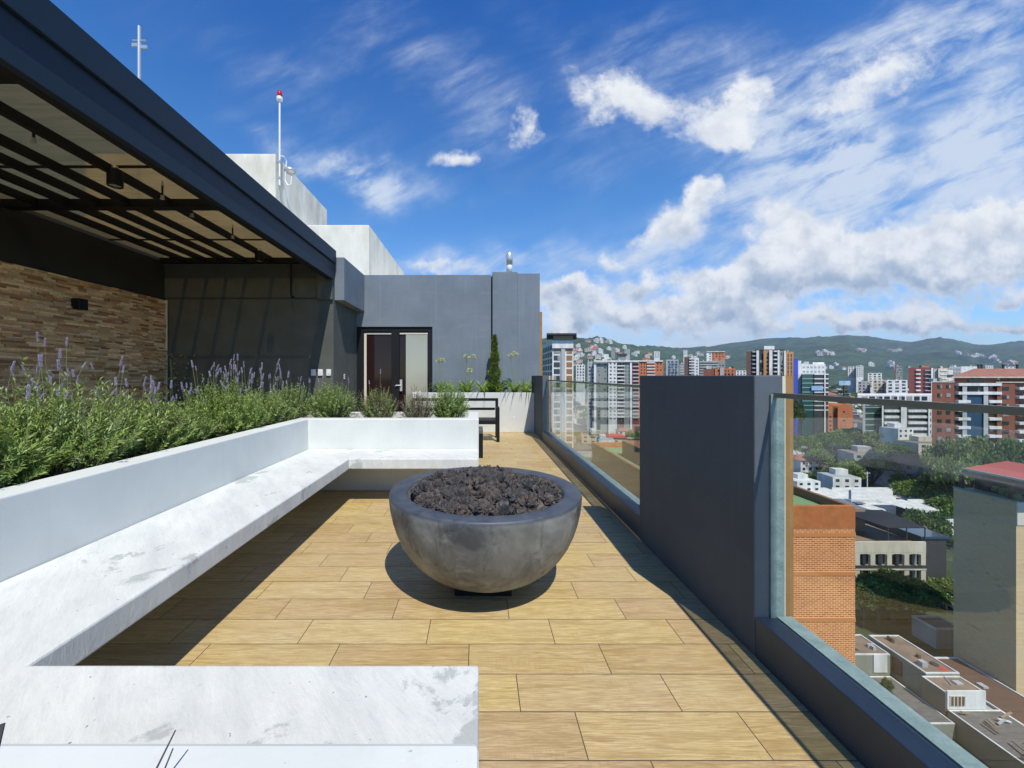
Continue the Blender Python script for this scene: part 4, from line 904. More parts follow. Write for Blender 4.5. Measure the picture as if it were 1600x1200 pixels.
# I
b = Bld('office_tower', 'white tower with bright blue side slab and green glass front', 260)
b.seg(1239.5, 1247, 560, 'c_blue', 26, -2, name='blue_slab'); b.seg(1247, 1252, 563.5, 'c_white', 26, -1, name='pier'); b.seg(1252, 1290, 569, 'c_white', 20, 2)
b.seg(1256, 1264, 565, 'c_lightgrey', 8, 6, 570, 'roof_box'); b.seg(1270, 1288, 566, 'c_white', 10, 5, 570, 'roof_box')
b.wins(1253, 1289, 570, 6, 6, 'c_lightgrey', 2.9, .55, .4, 2); b.seg(1253, 1272, 584, 'c_greenwin', 6, -4, name='glass_wing'); b.seg(1272, 1294, 584, 'c_dark', 6, -4.5, name='office_wing')
b.bands(1253, 1271, 584, 9, 'c_teal', 2.9, .2, -4, 0, .2, 'spandrel'); b.bands(1272, 1294, 584, 9, 'c_white', 2.9, .25, -4.5, 0, .3, 'spandrel'); b.seg(1288, 1290, 583, 'c_white', 1, -5.2, name='pier')
# K
b = Bld('apartment_block', 'dark red brick block with white stacked balconies and glass bays', 300)
b.seg(1420, 1441, 574.5, 'c_redbrown', 20); b.bands(1429, 1436, 577, 9, 'c_white'); b.seg(1441, 1455, 574, 'c_redbrown', 20, 1); b.wins(1443, 1455, 576, 9, 1, 'c_window', 3.1, .95, .65, 1); b.bands(1443, 1455, 578, 9, 'c_lightgrey', hf=.2, dy=1)
b.seg(1455, 1458, 575, 'c_white', 20, -.5, name='pier'); b.seg(1440, 1452, 572, 'c_orange', 6, 4, 575, 'penthouse')
# L
b = Bld('office_block', 'cream tower with shallow red roof behind the brick apartments', 310)
b.seg(1459, 1466, 576, 'c_lightgrey', 20, 1); b.seg(1466, 1482, 575.5, 'c_cream', 20, -1); b.seg(1482, 1489, 578, 'c_white', 20); b.bands(1469, 1480, 578, 6, 'c_white', 3.2, .3, -1, 0, .4); b.seg(1467, 1481, 573.5, 'c_tile', 12, 2, 576, 'roof')
b = Bld('warehouse', 'plain white boxy building with grey left face on the skyline', 380)
b.seg(1483, 1502, 573, 'c_lightgrey', 30); b.wins(1484, 1501, 574, 3, 4, 'c_grey', 3.5, .6, .6); b.seg(1502, 1528, 572.5, 'c_white', 30)
# N: big brick apartments
b = Bld('apartment_block', 'big red brick apartment block with white balconies and tiled hip roof', 140)
b.seg(1456, 1491, 597, 'c_brick', 18); b.wins(1461, 1488, 598, 14, 2, 'c_window', 3.08, .5, .42, 0, .7)
b.seg(1455, 1492, 596, 'c_cream', 18.3, -.2, 597.4, 'cornice')
b.seg(1491, 1513, 590, 'c_brick', 18, .5); b.seg(1513, 1537, 590, 'c_dark', 18, .5, name='window_bay'); b.seg(1537, 1558, 590, 'c_brick', 18, .5)
b.wins(1492, 1504, 599, 14, 1, 'c_window', 3.08, .85, .55, .5, .2); b.wins(1545, 1557, 599, 14, 1, 'c_window', 3.08, .85, .55, .5, .2)
b.wins(1512, 1537, 591, 2, 1, 'c_window', 2.9, .95, .75, .4, .3)
b.bands(1491, 1558, 598.5, 2, 'c_white', 3.08, .32, .5, 0, 1.3)
b.bands(1491, 1510, 625, 12, 'c_white', 3.08, .32, .5, 0, 1.3); b.bands(1539, 1558, 625, 12, 'c_white', 3.08, .32, .5, 0, 1.3)
b.seg(1504, 1511, 602, 'c_lightgrey', 2, -.6, name='pier'); b.seg(1537, 1544, 602, 'c_lightgrey', 2, -.6, name='pier')
b.seg(1511, 1537, 612, 'c_bluewin', 1.2, -.2, name='glass_bay')
b.seg(1558, 1586, 598, 'c_brick', 18, -.4); b.wins(1560, 1582, 601, 13, 1, 'c_window', 3.08, .45, .42, -.4, .7)
b.seg(1586, 1660, 598, 'c_brick', 18, .2); b.wins(1588, 1606, 601, 13, 1, 'c_window', 3.08, .8, .55, .2, .2); b.bands(1586, 1660, 605, 13, 'c_white', 3.08, .3, .2, 0, 1.2)
b.seg(1556, 1662, 596.6, 'c_cream', 19, -.7, 598, 'cornice'); b.seg(1562, 1660, 590, 'c_brick', 16, 1.5, 597, 'upper_storey')
D = 139.2; xa, xb, zr0 = Xp(1487, D), Xp(1700, D), Zp(588.5, D); 
kk = (D+14)/D; pbox(MB().prism([(xa, D), (xb, D), (xb*kk, D+14), (xa*kk, D+14)], zr0-.45, zr0), 'eave', M['c_cream'], b.t)
zr1 = Zp(576, D+9); pbox(MB().add([(xa, D, zr0+.01), (xb, D, zr0+.01), (xb*kk, D+14, zr0+.01), (xa*kk, D+14, zr0+.01), (xa*1.05+8.5, D+7, zr1), (xb-9.5, D+7, zr1)], [(0, 1, 5, 4), (1, 2, 5), (2, 3, 4, 5), (3, 0, 4)]), 'roof', M['c_tile'], b.t)
for px in (1534, 1539, 1573, 1595): pbox(MB().lathe([(.28, 0), (.28, 2.0), (.35, 2.1), (.35, 2.5)], 8, (Xp(px, D+9), D+10, zr1-.9)), 'roof_vent', M['c_dark'], b.t)
# O: slatted office
b = Bld('office_block', 'white banded office block with dark window strips beside the brick apartments', 208)
b.seg(1350, 1378, 634, 'c_greenwin', 22, 2); b.bands(1351, 1378, 636, 12, 'c_lightgrey', 3.1, .15, 2, 0, .2, 'spandrel'); b.seg(1348, 1352, 633, 'c_lightgrey', 22, 1.5, name='pier')
b.seg(1378, 1454, 634, 'c_dark', 22, 0); b.bands(1380, 1408, 640, 7, 'c_white', 3.15, .42, 0, 0, .8); b.bands(1418, 1452, 640, 7, 'c_white', 3.15, .42, 0, 0, .8)
b.seg(1378, 1380.5, 632, 'c_white', 2, -1.3, name='pier'); b.seg(1408, 1417, 633, 'c_white', 3, -1.5, name='pier'); b.seg(1450.5, 1453.5, 634, 'c_white', 2, -1.3, name='pier')
b.seg(1340, 1456, 617, 'c_white', 18, 26, 634, 'upper_wing'); b.wins(1345, 1450, 618, 1, 9, 'c_window', 4, .75, .6, 26, .5)
# P: orange building
b = Bld('apartment_block', 'small orange building with arched gable and dark brown side', 282)
b.seg(1278, 1294, 637.5, 'c_brown', 26, 1); b.seg(1294, 1301, 636, 'c_orange', 24); b.wins(1295, 1300, 641, 6, 1, hf=.4); b.seg(1301, 1309, 635.5, 'c_brown', 22, 1.5)
x0, x1, zt = b.seg(1309, 1333, 638, 'c_orange', 24, -1); b.wins(1317, 1324, 640, 6, 2, 'c_window', 3.1, .7, .35, -1)
cx = (x0+x1)/2; hw = (x1-x0)/2
pbox(MB().prismy([(cx+hw*math.cos(t_), zt+.01+3.2*math.sin(t_)) for t_ in np.linspace(PI, 0, 13)][::-1], 281, 300), 'gable', M['c_orange'], b.t)
# colonial house with arched loggia + awning
b = Bld('arcaded_house', 'cream house with arched balconies and terrace awning beside the brick block', 83)
D = 83; x0, x1 = Xp(1318, D), Xp(1447, D); zt = Zp(847, D)
pbox(MB().box(x0, x1, D, D+.4, zt-2.2, zt), 'parapet', M['c_cream'], b.t)
pbox(MB().box(x0, x1, D+1.8, D+14, GZ, zt-1.0), 'rear_wall', M['c_grey'], b.t)
pbox(MB().box(x0, x1, D-.01, D+1.8, zt-2.5, zt-2.25), 'upper_slab', M['c_cream'], b.t)
for k, px in enumerate((1340, 1364, 1390, 1417, 1443)): pbox(MB().box(Xp(px, D)-.5, Xp(px, D)+.5, D, D+.5, GZ, zt-2.51), 'pillar', M['c_cream'], b.t)
for lev in (0, 1, 2):
    zl = zt-5.9-lev*3.4; pbox(MB().box(x0, x1, D-.1, D+1.79, zl, zl+.3), 'floor_slab', M['c_cream'], b.t)
    pbox(MB().box(x0, x1, D-.05, D+.02, zl+.31, zl+1.0), 'railing', M['c_dark'], b.t)
    for px in (1346, 1356, 1371, 1381, 1398, 1409, 1424, 1435): pbox(MB().box(Xp(px, D)-.55, Xp(px, D)+.55, D+1.7, D+1.79, zl+.32, zl+2.7), 'door', M['c_window'], b.t)
for px in (1351, 1377, 1403, 1430):
    cx = Xp(px, D); pts = [(cx-1.9, zt-2.52), (cx-1.9, zt-3.1)]+[(cx+1.75*math.cos(t_), zt-3.1+.55*math.sin(t_)) for t_ in np.linspace(PI, 0, 9)]+[(cx+1.9, zt-3.1), (cx+1.9, zt-2.52)]
    pbox(MB().prismy(pts, D+.05, D+.35), 'arch', M['c_cream'], b.t)
pbox(MB().box(x0, Xp(1387, D+3), D+8, D+8.3, zt-1, zt+4.3), 'terrace_wall', M['c_tan'], b.t)
pbox(MB().box(Xp(1352, D+2), Xp(1352, D+2)+2.4, D+7.8, D+7.99, zt, zt+2.6), 'shutter', M['c_brown'], b.t)
xa, xb = Xp(1386, D+1), Xp(1446, D+1)
pbox(MB().add([(xa, D+.8, zt+2.6), (xb, D+.8, zt+2.6), (xb-1, D+9, zt+3.6), (xa-4, D+9, zt+3.6), (xa, D+.8, zt+2.75), (xb, D+.8, zt+2.75), (xb-1, D+9, zt+3.75), (xa-4, D+9, zt+3.75)], [(0,3,2,1),(4,5,6,7),(0,1,5,4),(1,2,6,5),(2,3,7,6),(3,0,4,7)]), 'awning', M['c_awning'], b.t)
for x_ in (xa+.1, (xa+xb)/2, xb-.2): pbox(MB().box(x_, x_+.15, D+.9, D+1.05, zt+.01, zt+2.58), 'awning_post', M['c_dark'], b.t)
pbox(MB().box(x0, x1, D+.41, D+14, zt-1.0+.002, zt-.9), 'terrace_floor', M['c_terra'], b.t)
b.t.location = (0, 0, 0)
for ch in b.t.children: ch.matrix_parent_inverse.identity()
# dark clad building right of it
b = Bld('clad_building', 'dark corrugated building with blue-grey roof beside the street', 86)
x0, x1 = 95.0, 100.4; zt = -33.6
pbox(MB().box(x0, x1, 84.5, 108.5, GZ, zt), 'wall', M['c_dark'], b.t); pbox(MB().box(x0-.3, x1+.3, 84.2, 108.8, zt+.003, zt+.5), 'roof', M['c_bluewin'], b.t)
for k in range(18): pbox(MB().box(x0-.09, x0-.001, 85+k*1.3, 85.6+k*1.3, GZ+2, zt-1), 'panel', M['c_greenwin'], b.t)

# generic house prototypes -------------------------------------------------------
def house(kind, wm, rm, w=12, d=10, h=6.0):
    t = empty('house', (0, 0, 0)); kids = []
    if kind == 'flat':
        kids.append(MB().box(-w/2, w/2, -d/2, d/2, -4, h).build('wall', M[wm], t)); kids.append(MB().box(-w/2+.3, w/2-.3, -d/2+.3, d/2-.3, h+.003, h+.06).build('roof', M[rm], t))
        kids.append(MB().box(-w*.1, w*.35, 0, d*.4, h+.07, h+2.6).build('roof_room', M[wm], t))
    else:
        kids.append(MB().box(-w/2, w/2, -d/2, d/2, -4, h).build('wall', M[wm], t))
        e = .6; kids.append(MB().add([(-w/2-e, -d/2-e, h+.01), (w/2+e, -d/2-e, h+.01), (w/2+e, d/2+e, h+.01), (-w/2-e, d/2+e, h+.01), (-w/2+d*.35, 0, h+2.3), (w/2-d*.35, 0, h+2.3)], [(0, 1, 5, 4), (1, 2, 5), (2, 3, 4, 5), (3, 0, 4), (3, 2, 1, 0)]).build('roof', M[rm], t))
    for fl in range(max(1, int(h//3))):
        for k in range(3): kids.append(MB().box(-w/2+w*(k+.3)/3, -w/2+w*(k+.7)/3, -d/2-.06, -d/2+.02, fl*3+.9, fl*3+2.2).build('window', M['c_window'], t))
    KIDS[t.name] = kids; return t
HP = [(house('flat', 'c_white', 'c_lightgrey'), 'white flat-roofed house', 'white flat-roofed houses'), (house('hip', 'c_white', 'c_tile'), 'white house with tiled hip roof', 'white houses with tiled roofs'),
      (house('flat', 'c_cream', 'c_corr', 16, 12, 6), 'cream flat-roofed house with grey roof', 'cream flat-roofed houses'), (house('hip', 'c_lightgrey', 'c_corr', 18, 12, 5), 'grey house with corrugated roof', 'grey houses with corrugated roofs'),
      (house('flat', 'c_white', 'c_white', 14, 12, 9), 'tall white block house', 'tall white block houses'), (house('hip', 'c_cream', 'c_redroof', 14, 10, 4), 'cream house with red roof', 'cream houses with red roofs'),
      (house('flat', 'c_lightgrey', 'c_terra', 13, 12, 6), 'grey house with terracotta terrace', 'grey houses with terracotta terraces')]
first = [True]*len(HP)
def put_house(k, x, y, z, rz, s, where, label=None):
    pr, lb, gr = HP[k]
    if first[k]: o = pr; first[k] = False
    else: o = copy_tree(pr)
    o.location = (x, y, z); o.rotation_euler = (0, 0, rz); o.scale = (s, s, s)
    tag(o, label or (lb+' '+where), 'house', gr+' '+where); return o
# tree prototypes ----------------------------------------------------------------
def tree_proto(seed, R, Hc, tr, m, squash=.8, nleaf=1500, ls=.42):
    g = np.random.default_rng(seed); t = empty('tree'); ncl = 26
    a = g.uniform(0, 2*PI, ncl); r = R*np.sqrt(g.uniform(0, 1, ncl))*.8
    cc = np.stack([r*np.cos(a), r*np.sin(a), Hc*(.55+.45*(1-(r/R)**2))*g.uniform(.75, 1.05, ncl)+tr], 1); cr_ = R*g.uniform(.2, .42, ncl)
    w_ = cr_**2; k = g.choice(ncl, nleaf, p=w_/w_.sum()); dv = nrm(g.normal(0, 1, (nleaf, 3))); dv[:, 2] = np.abs(dv[:, 2])*1.1-.25
    P0 = cc[k]+dv*(cr_[k]*g.uniform(.55, 1.05, nleaf))[:, None]*np.array([1, 1, squash])
    D_ = nrm(dv*.5+g.normal(0, .8, (nleaf, 3))); S_ = nrm(np.cross(D_, g.normal(0, 1, (nleaf, 3)))); L = ls*g.uniform(.7, 1.6, nleaf)
    f = quads('crown', P0, D_, S_, L, L*.42, [M[m]], t); mb = MB(); mb.tube([(0, 0, -1), (.1, 0, tr*.6), (0, 0, tr+Hc*.45)], [R*.07, R*.05, R*.03], 7)
    for i in range(6): mb.tube([(0, 0, tr*.7), tuple(cc[i]*.6+np.array([0, 0, tr*.25])), tuple(cc[i])], [R*.035, R*.02, R*.008], 5)
    q = mb.build('trunk', M['bark'], t); KIDS[t.name] = [f, q]; return t
TP = [(tree_proto(1, 5, 5.5, 3, 'tree_a', nleaf=5200, ls=.36), 'dark green broad tree'), (tree_proto(2, 6, 5, 3.5, 'tree_b', .6, 5600, .36), 'olive green spreading tree'), (tree_proto(3, 3.6, 7, 2.5, 'tree_c', 1.0, 3800, .34), 'dark tall narrow tree'),
      (tree_proto(4, 6.5, 5.2, 3, 'tree_a', .7, 6000, .36), 'large rounded green tree')]
tfirst = [True]*len(TP)
def put_tree(k, x, y, z, s, where, label=None, sz=None):
    pr, lb = TP[k]
    if tfirst[k]: o = pr; tfirst[k] = False
    else: o = copy_tree(pr)
    o.location = (x, y, z); o.rotation_euler = (0, 0, random.uniform(0, 6.28)); o.scale = (s, s, sz or s*random.uniform(.85, 1.1))
    tag(o, label or (lb+' '+where), 'tree', lb+'s '+where); return o

# named things in the middle distance
def px_ground(px, py, z=GZ): D = (H-z)*F/(py-VY); return Xp(px, D), D
# white modern houses around (1300-1490, 765-830)
wh = [('white_villa', 1300, 1400, 797, 118, -33.5, 24, 'wide white flat-roofed villa directly behind the orange brick block'),
      ('white_villa', 1418, 1468, 797, 112, -35.5, 10, 'white cube-shaped villa with plain front wall'),
      ('white_villa', 1440, 1530, 790, 122, -37.0, 20, 'low white villa beside the grey block tower')]
for nm, a0, a1, yt, D, zt, dep, lb in wh:
    b = Bld(nm, lb, D); zt = Zp(yt, D); x0, x1 = Xp(a0, D), Xp(a1, D)
    b.seg(a0, a1, yt, 'c_white', dep); pbox(MB().box(x0+.5, x1-.5, D+.5, D+dep-.5, zt+.003, zt+.07), 'roof', M['c_white'], b.t)
    if a0 == 1300:
        b.seg(1330, 1395, 781, 'c_white', 14, 6, 797.5, 'upper_floor'); b.seg(1300, 1372, 776, 'c_lightgrey', 8, 22, 797, 'rear_wing'); b.wins(1366, 1394, 785, 1, 2, 'c_window', 3.0, .35, .5, 6)
        b.seg(1372, 1398, 768, 'c_white', 5, 16, 781, 'roof_tank')
        for q in range(4): pbox(MB().box(x0+2+q*3.2, x0+4.6+q*3.2, D+4, D+9, zt+.5, zt+.62), 'solar_panel', M['c_bluewin'], b.t)
    if a0 == 1418: b.wins(1401+18, 1430, 799, 1, 1, 'c_window', 3.2, .8, .5)
b = Bld('villa_garden_wall', 'long white garden wall running in front of the white villas', 104); b.seg(1338, 1500, 812, 'c_white', .4, ybot=822)
b = Bld('gabled_house', 'small white house with shallow white roof among the trees', 168)
D = 168; x0, x1 = Xp(1395, D), Xp(1443, D); z0 = Zp(762, D)
pbox(MB().box(x0, x1, D, D+9, GZ, z0), 'wall', M['c_tan'], b.t); pbox(MB().prismy([(x0-1, z0+.02), (x1+1, z0+.02), ((x0*.75+x1*.25), Zp(752, D))], D-1, D+10), 'roof', M['c_white'], b.t)
pbox(MB().box(x0+3.3, x0+4.1, D+3, D+4, z0+1.5, z0+4.2), 'chimney', M['c_white'], b.t)
b = Bld('pagoda_pavilion', 'small bright red roofed pavilion among dark trees', 190)
D = 190; cx = Xp(1273, D); z1 = Zp(722, D); z2 = Zp(732, D)
pbox(MB().lathe([(6.2, 0), (2.5, 1.4), (.2, 2.6)], 4, (cx, D+5, z1-1.5)), 'upper_roof', M['c_redroof'], b.t); pbox(MB().lathe([(4.2, 0), (3.2, 1.8), (2.6, 2.6)], 4, (cx, D+5, z2-1.8)), 'lower_roof', M['c_redroof'], b.t)
pbox(MB().box(cx-2.2, cx+2.2, D+3, D+7, GZ, z1-1.5), 'wall', M['c_orange'], b.t)
b = Bld('tiled_house', 'wide low house with dark brown tiled roof under the trees', 185)
D = 185; x0, x1 = Xp(1380, D), Xp(1470, D); z0 = Zp(741, D); pbox(MB().box(x0, x1, D, D+14, GZ, z0), 'wall', M['c_cream'], b.t)
pbox(MB().add([(x0-1, D-1, z0+.02), (x1+1, D-1, z0+.02), (x1+1, D+15, z0+.02), (x0-1, D+15, z0+.02), (x0+6, D+7, z0+3.6), (x1-6, D+7, z0+3.6)], [(0, 1, 5, 4), (1, 2, 5), (2, 3, 4, 5), (3, 0, 4)]), 'roof', M['c_brown'], b.t)
b = Bld('red_roof_house', 'white house with brownish red roof behind the railing top', 300)
D = 300; x0, x1 = Xp(1279, D), Xp(1308, D); z0 = Zp(617, D); pbox(MB().box(x0, x1, D, D+12, GZ, z0), 'wall', M['c_white'], b.t)
pbox(MB().add([(x0-1, D-1, z0+.02), (x1+1, D-1, z0+.02), (x1+1, D+13, z0+.02), (x0-1, D+13, z0+.02), (x0+5, D+6, z0+3.4), (x1-5, D+6, z0+3.4)], [(0, 1, 5, 4), (1, 2, 5), (2, 3, 4, 5), (3, 0, 4)]), 'roof', M['c_tile'], b.t)
# billboards
for px0, px1, y0, y1, D, lb in ((1268, 1286, 603, 610, 255, 'blue billboard at the foot of the white tower'), (1311, 1329, 595, 602, 300, 'blue and white billboard above the trees')):
    t = empty('billboard', (Xp(px0, D), D, GZ)); tag(t, lb, 'billboard'); x0, x1 = Xp(px0, D), Xp(px1, D); z0, z1 = Zp(y1, D), Zp(y0, D)
    pbox(MB().box(x0, x1, D, D+.4, z0, z1), 'panel', M['c_billboard'], t); pbox(MB().box((x0+x1)/2-.4, (x0+x1)/2+.4, D+.45, D+1.2, GZ, z1-.5), 'post', M['c_dark'], t)
# bottom-right houses
def yhouse(name, label, X0, X1, Ya, Yb, z1, wm, rm, par=.35):
    t = empty(name, ((X0+X1)/2, Ya, GZ)); tag(t, label, 'house')
    pbox(MB().box(X0, X1, Ya, Yb, GZ, z1), 'wall', M[wm], t); pbox(MB().box(X0+.25, X1-.25, Ya+.25, Yb-.25, z1+.003, z1+.03), 'roof', M[rm], t)
    rim = MB(); rim.box(X0, X1, Ya, Ya+.2, z1+.003, z1+par); rim.box(X0, X1, Yb-.2, Yb, z1+.003, z1+par); rim.box(X0, X0+.2, Ya+.2, Yb-.2, z1+.003, z1+par); rim.box(X1-.2, X1, Ya+.2, Yb-.2, z1+.003, z1+par)
    pbox(rim, 'parapet', M['c_white'], t); return t
t = yhouse('terraced_house', 'low house with terracotta flat roof beside the foot of the brick block', 54, 64.4, 61.6, 66.4, -42.4, 'c_sageconc', 'c_terra', .15)
pbox(MB().box(61.7, 63.8, 61.45, 61.599, -45.0, -42.25), 'white_front', M['c_white'], t)
pbox(MB().box(58.0, 60.5, 62.5, 63.6, -42.36, -42.3), 'roof_patch', M['c_dark'], t)
t = yhouse('terraced_house', 'long sage-walled house with terracotta roof and brown window', 65.0, 69.9, 57.2, 65.6, -42.0, 'c_sageconc', 'c_terra', .15)
pbox(MB().box(64.85, 64.999, 60.4, 61.8, -45.0, -42.7), 'window', M['c_brown'], t)
pbox(MB().lathe([(.5, 0), (.5, .15), (.001, .35)], 12, (68.3, 59.0, -41.96)), 'roof_tank', M['c_dark'], t)
pbox(MB().box(68.0, 69.1, 57.6, 58.7, -41.965, -41.93), 'red_mat', M['c_redroof'], t)
t = yhouse('terraced_house', 'tan-walled house with white end wall and barred window', 64.3, 69.8, 54.25, 57.15, -42.35, 'c_tan', 'c_terra', .12)
pbox(MB().box(64.4, 69.7, 54.08, 54.248, -44.5, -42.0), 'end_wall', M['c_white'], t)
pbox(MB().box(64.7, 66.8, 54.0, 54.079, -44.0, -42.6), 'window', M['c_cream'], t)
for k in range(4): pbox(MB().box(64.85+k*.5, 65.1+k*.5, 53.94, 53.999, -43.9, -42.7), 'window_bar', M['c_brown'], t)
t = yhouse('shed', 'corrugated lean-to roof with heaped junk at the lower right corner', 64.35, 71.5, 38, 54.0, -44.55, 'c_tan', 'c_corr', .08)
t = yhouse('terraced_house', 'long house with dark brown roof beside the block tower', 73.5, 80.2, 40, 66, -46.0, 'c_lightgrey', 'c_brown', .2)
t = yhouse('shed', 'sunken yard roof with small shrub between the terracotta roofs', 58.2, 64.2, 53.0, 61.4, -45.6, 'c_sageconc', 'c_corr', .1)
for q in range(16):
    t2 = random.choice([k_ for k_ in sc.objects if k_.name.startswith('terraced_house')]); 
    rf = [c_ for c_ in t2.children if c_.name.startswith('roof') and not c_.name.startswith(('roof_', 'roof.9'))][0]; xs = [v.co.x for v in rf.data.vertices]; ys_ = [v.co.y for v in rf.data.vertices]; zz_ = max(v.co.z for v in rf.data.vertices)
    x_, y_ = random.uniform(min(xs)+.3, max(xs)-1.2), random.uniform(min(ys_)+.3, max(ys_)-1.2)
    if q % 3: pbox(MB().box(x_, x_+random.uniform(.3, 1.1), y_, y_+random.uniform(.3, 1.0), zz_+.003, zz_+random.uniform(.1, .7)), 'roof_clutter', M[random.choice(['c_lightgrey', 'c_white', 'c_dark', 'c_brown'])], t2)
    else: pbox(MB().tube([(x_, y_, zz_+.1), (x_+random.uniform(-1.5, 1.5), y_+random.uniform(.5, 2), zz_+.1)], .06, 5), 'roof_pipe', M['c_lightgrey'], t2)
tag(MB().box(71.6, 73.3, 40, 68, GZ, GZ+1.8).build('yard_wall', M['c_lightgrey']), 'narrow grey yard wall between the junk roof and brown roof', 'wall')
t = yhouse('reflection_box', 'small pale box added in place of a glass reflection over the lawn', 82.5, 87.5, 71, 75, -44.6, 'c_lightgrey', 'c_corr')  # box added where a reflection shows in the glass, no real building
pbox(MB().box(86.0, 87.3, 70.9, 70.99, -47.8, -45.2), 'door', M['c_dark'], t)
tag(MB().add([(52, 69, GZ+.03), (86, 69, GZ+.03), (86, 81, GZ+.03), (52, 81, GZ+.03)], [(0, 1, 2, 3)]).build('lawn', mat('lawn', (.03, .045, .018), .95, (.06, .065, .03), .3)), kind='structure')
for i in range(24):   # scrap heap
    x, y = random.uniform(65.2, 70.8), random.uniform(42, 53); L = random.uniform(.6, 2.2); a = random.uniform(-.4, .4)+(PI/2 if random.random() < .7 else 0)
    o = MB().box(-L/2, L/2, -.12, .12, 0, .12).build('scrap_board', M[random.choice(['c_white', 'c_brown', 'c_tan', 'c_lightgrey', 'c_terra'])]); o.location = (x, y, -44.45+random.uniform(0, .5)); o.rotation_euler = (random.uniform(-.2, .2), random.uniform(-.2, .2), a)
    tag(o, 'loose scrap board lying in the heap on the lean-to roof', 'board', 'scrap boards on the lean-to roof')
# cars
def car(m):
    t = empty('parked_car')
    side = [(-2.1, .35), (2.1, .35), (2.15, .8), (1.3, .95), (.75, 1.42), (-1.1, 1.45), (-1.7, .98), (-2.15, .9)]
    mb = MB(); mb.prismy(side, -.85, .85); k1 = mb.build('body', M[m], t, bevel=.06)
    wb = MB(); wb.prismy([(1.15, .97), (.7, 1.36), (-1.05, 1.38), (-1.5, 1.0)], -.865, .865); k2 = wb.build('windows', M['c_window'], t)
    kids = [k1, k2]
    for x in (-1.3, 1.35):
        for y in (-.8, .8):
            wm = MB(); wm.lathe([(.32, -.1), (.32, .1)], 14); o = wm.build('wheel', M['c_dark'], t); o.rotation_euler = (PI/2, 0, 0); o.location = (x, y, .32); kids.append(o)
    KIDS[t.name] = kids; return t
cars = [car('car_white'), car('car_grey'), car('car_red')]; cf = [True]*3
cl = [(0, 103.3, 76.5, 'white'), (1, 103.3, 83, 'grey'), (0, 103.3, 89.5, 'white'), (0, 108.6, 80, 'white'), (2, 108.6, 96, 'red'), (1, 103.3, 108, 'grey'), (0, 103.3, 118, 'white')]
nm_ = ['nearest on the left kerb', 'second on the left kerb', 'third on the left kerb', 'on the right side of the street', 'on the right side farther off', 'fourth on the left kerb', 'fifth on the left kerb']
for i, (k, x, y, c_) in enumerate(cl):
    if cf[k]: o = cars[k]; cf[k] = False
    else: o = copy_tree(cars[k])
    o.location = (x, y, GZ+.02); o.rotation_euler = (0, 0, PI/2); tag(o, '%s parked car %s' % (c_, nm_[i]), 'car', 'cars parked along the street')
o = cars[0].copy()
# street lamp / poles
for px, yb, yt, D, lb in ((1355, 768, 737, 150, 'white utility pole behind the white villas'), (1287, 760, 735, 165, 'pale utility pole left of the white villas')):
    x = Xp(px, D); t = empty('utility_pole', (x, D, GZ)); tag(t, lb, 'pole'); MB().tube([(0, 0, 0), (0, 0, Zp(yt, D)-GZ)], [.22, .14]).build('post', M['white_paint'], t); MB().box(-1.1, 1.1, -.08, .08, Zp(yt, D)-GZ-.6, Zp(yt, D)-GZ-.45).build('crossarm', M['white_paint'], t)

# trees: placed clumps
def tree_px(k, px, pytop, D, s, lb): 
    hgt = {0: 8.8, 1: 8.6, 2: 9.6, 3: 8.4}[k]; z = Zp(pytop, D)-hgt*s; sz = s
    if z < GZ+6: pass
    return put_tree(k, Xp(px, D), D, max(z, GZ) if z > GZ else GZ, s, '', lb, sz=(Zp(pytop, D)-GZ)/hgt if z < GZ or z > GZ else s)
TL = [(0, 1258, 684, 205, 1.5), (3, 1300, 682, 215, 1.5), (1, 1338, 674, 215, 1.7), (1, 1374, 680, 205, 1.5), (3, 1395, 700, 185, 1.3), (0, 1325, 724, 160, 1.2), (3, 1362, 718, 165, 1.4), (2, 1243, 628, 240, 1.3), (2, 1300, 735, 155, 1.5), (0, 1250, 740, 165, 1.4),
      (1, 1482, 698, 130, 1.2), (1, 1520, 692, 128, 1.35), (3, 1560, 700, 122, 1.2), (0, 1500, 720, 118, 1.2), (2, 1470, 735, 125, 1.3), (3, 1452, 760, 128, 1.4), (2, 1475, 775, 118, 1.3), (0, 1420, 745, 150, 1.2), (0, 1448, 803, 98, .9),
      (0, 1372, 912, 78, .9), (3, 1395, 905, 79, .95), (2, 1422, 908, 79, 1.0), (0, 1445, 915, 80, .8), (1, 1466, 905, 84, .8), (2, 1350, 918, 77, .8), (3, 1478, 925, 83, .7),
      (2, 1385, 1062, 57.5, .22), (0, 1500, 785, 112, 1.4), (3, 1592, 706, 118, 1.2), (0, 1412, 708, 175, 1.2), (0, 1280, 704, 185, 1.2)]
for i, (k, px, py, D, s) in enumerate(TL):
    put_tree(k, Xp(px, D), D, GZ, s, '', None, sz=(Zp(py, D)-GZ)/{0: 8.8, 1: 8.6, 2: 9.6, 3: 8.4}[k])
    ob_ = [o_ for o_ in sc.objects if o_.type == 'EMPTY' and o_.get('category') == 'tree'][-1]
HEDGE = mat('hedge', (.04, .075, .02), .8, (.07, .11, .03), .6)
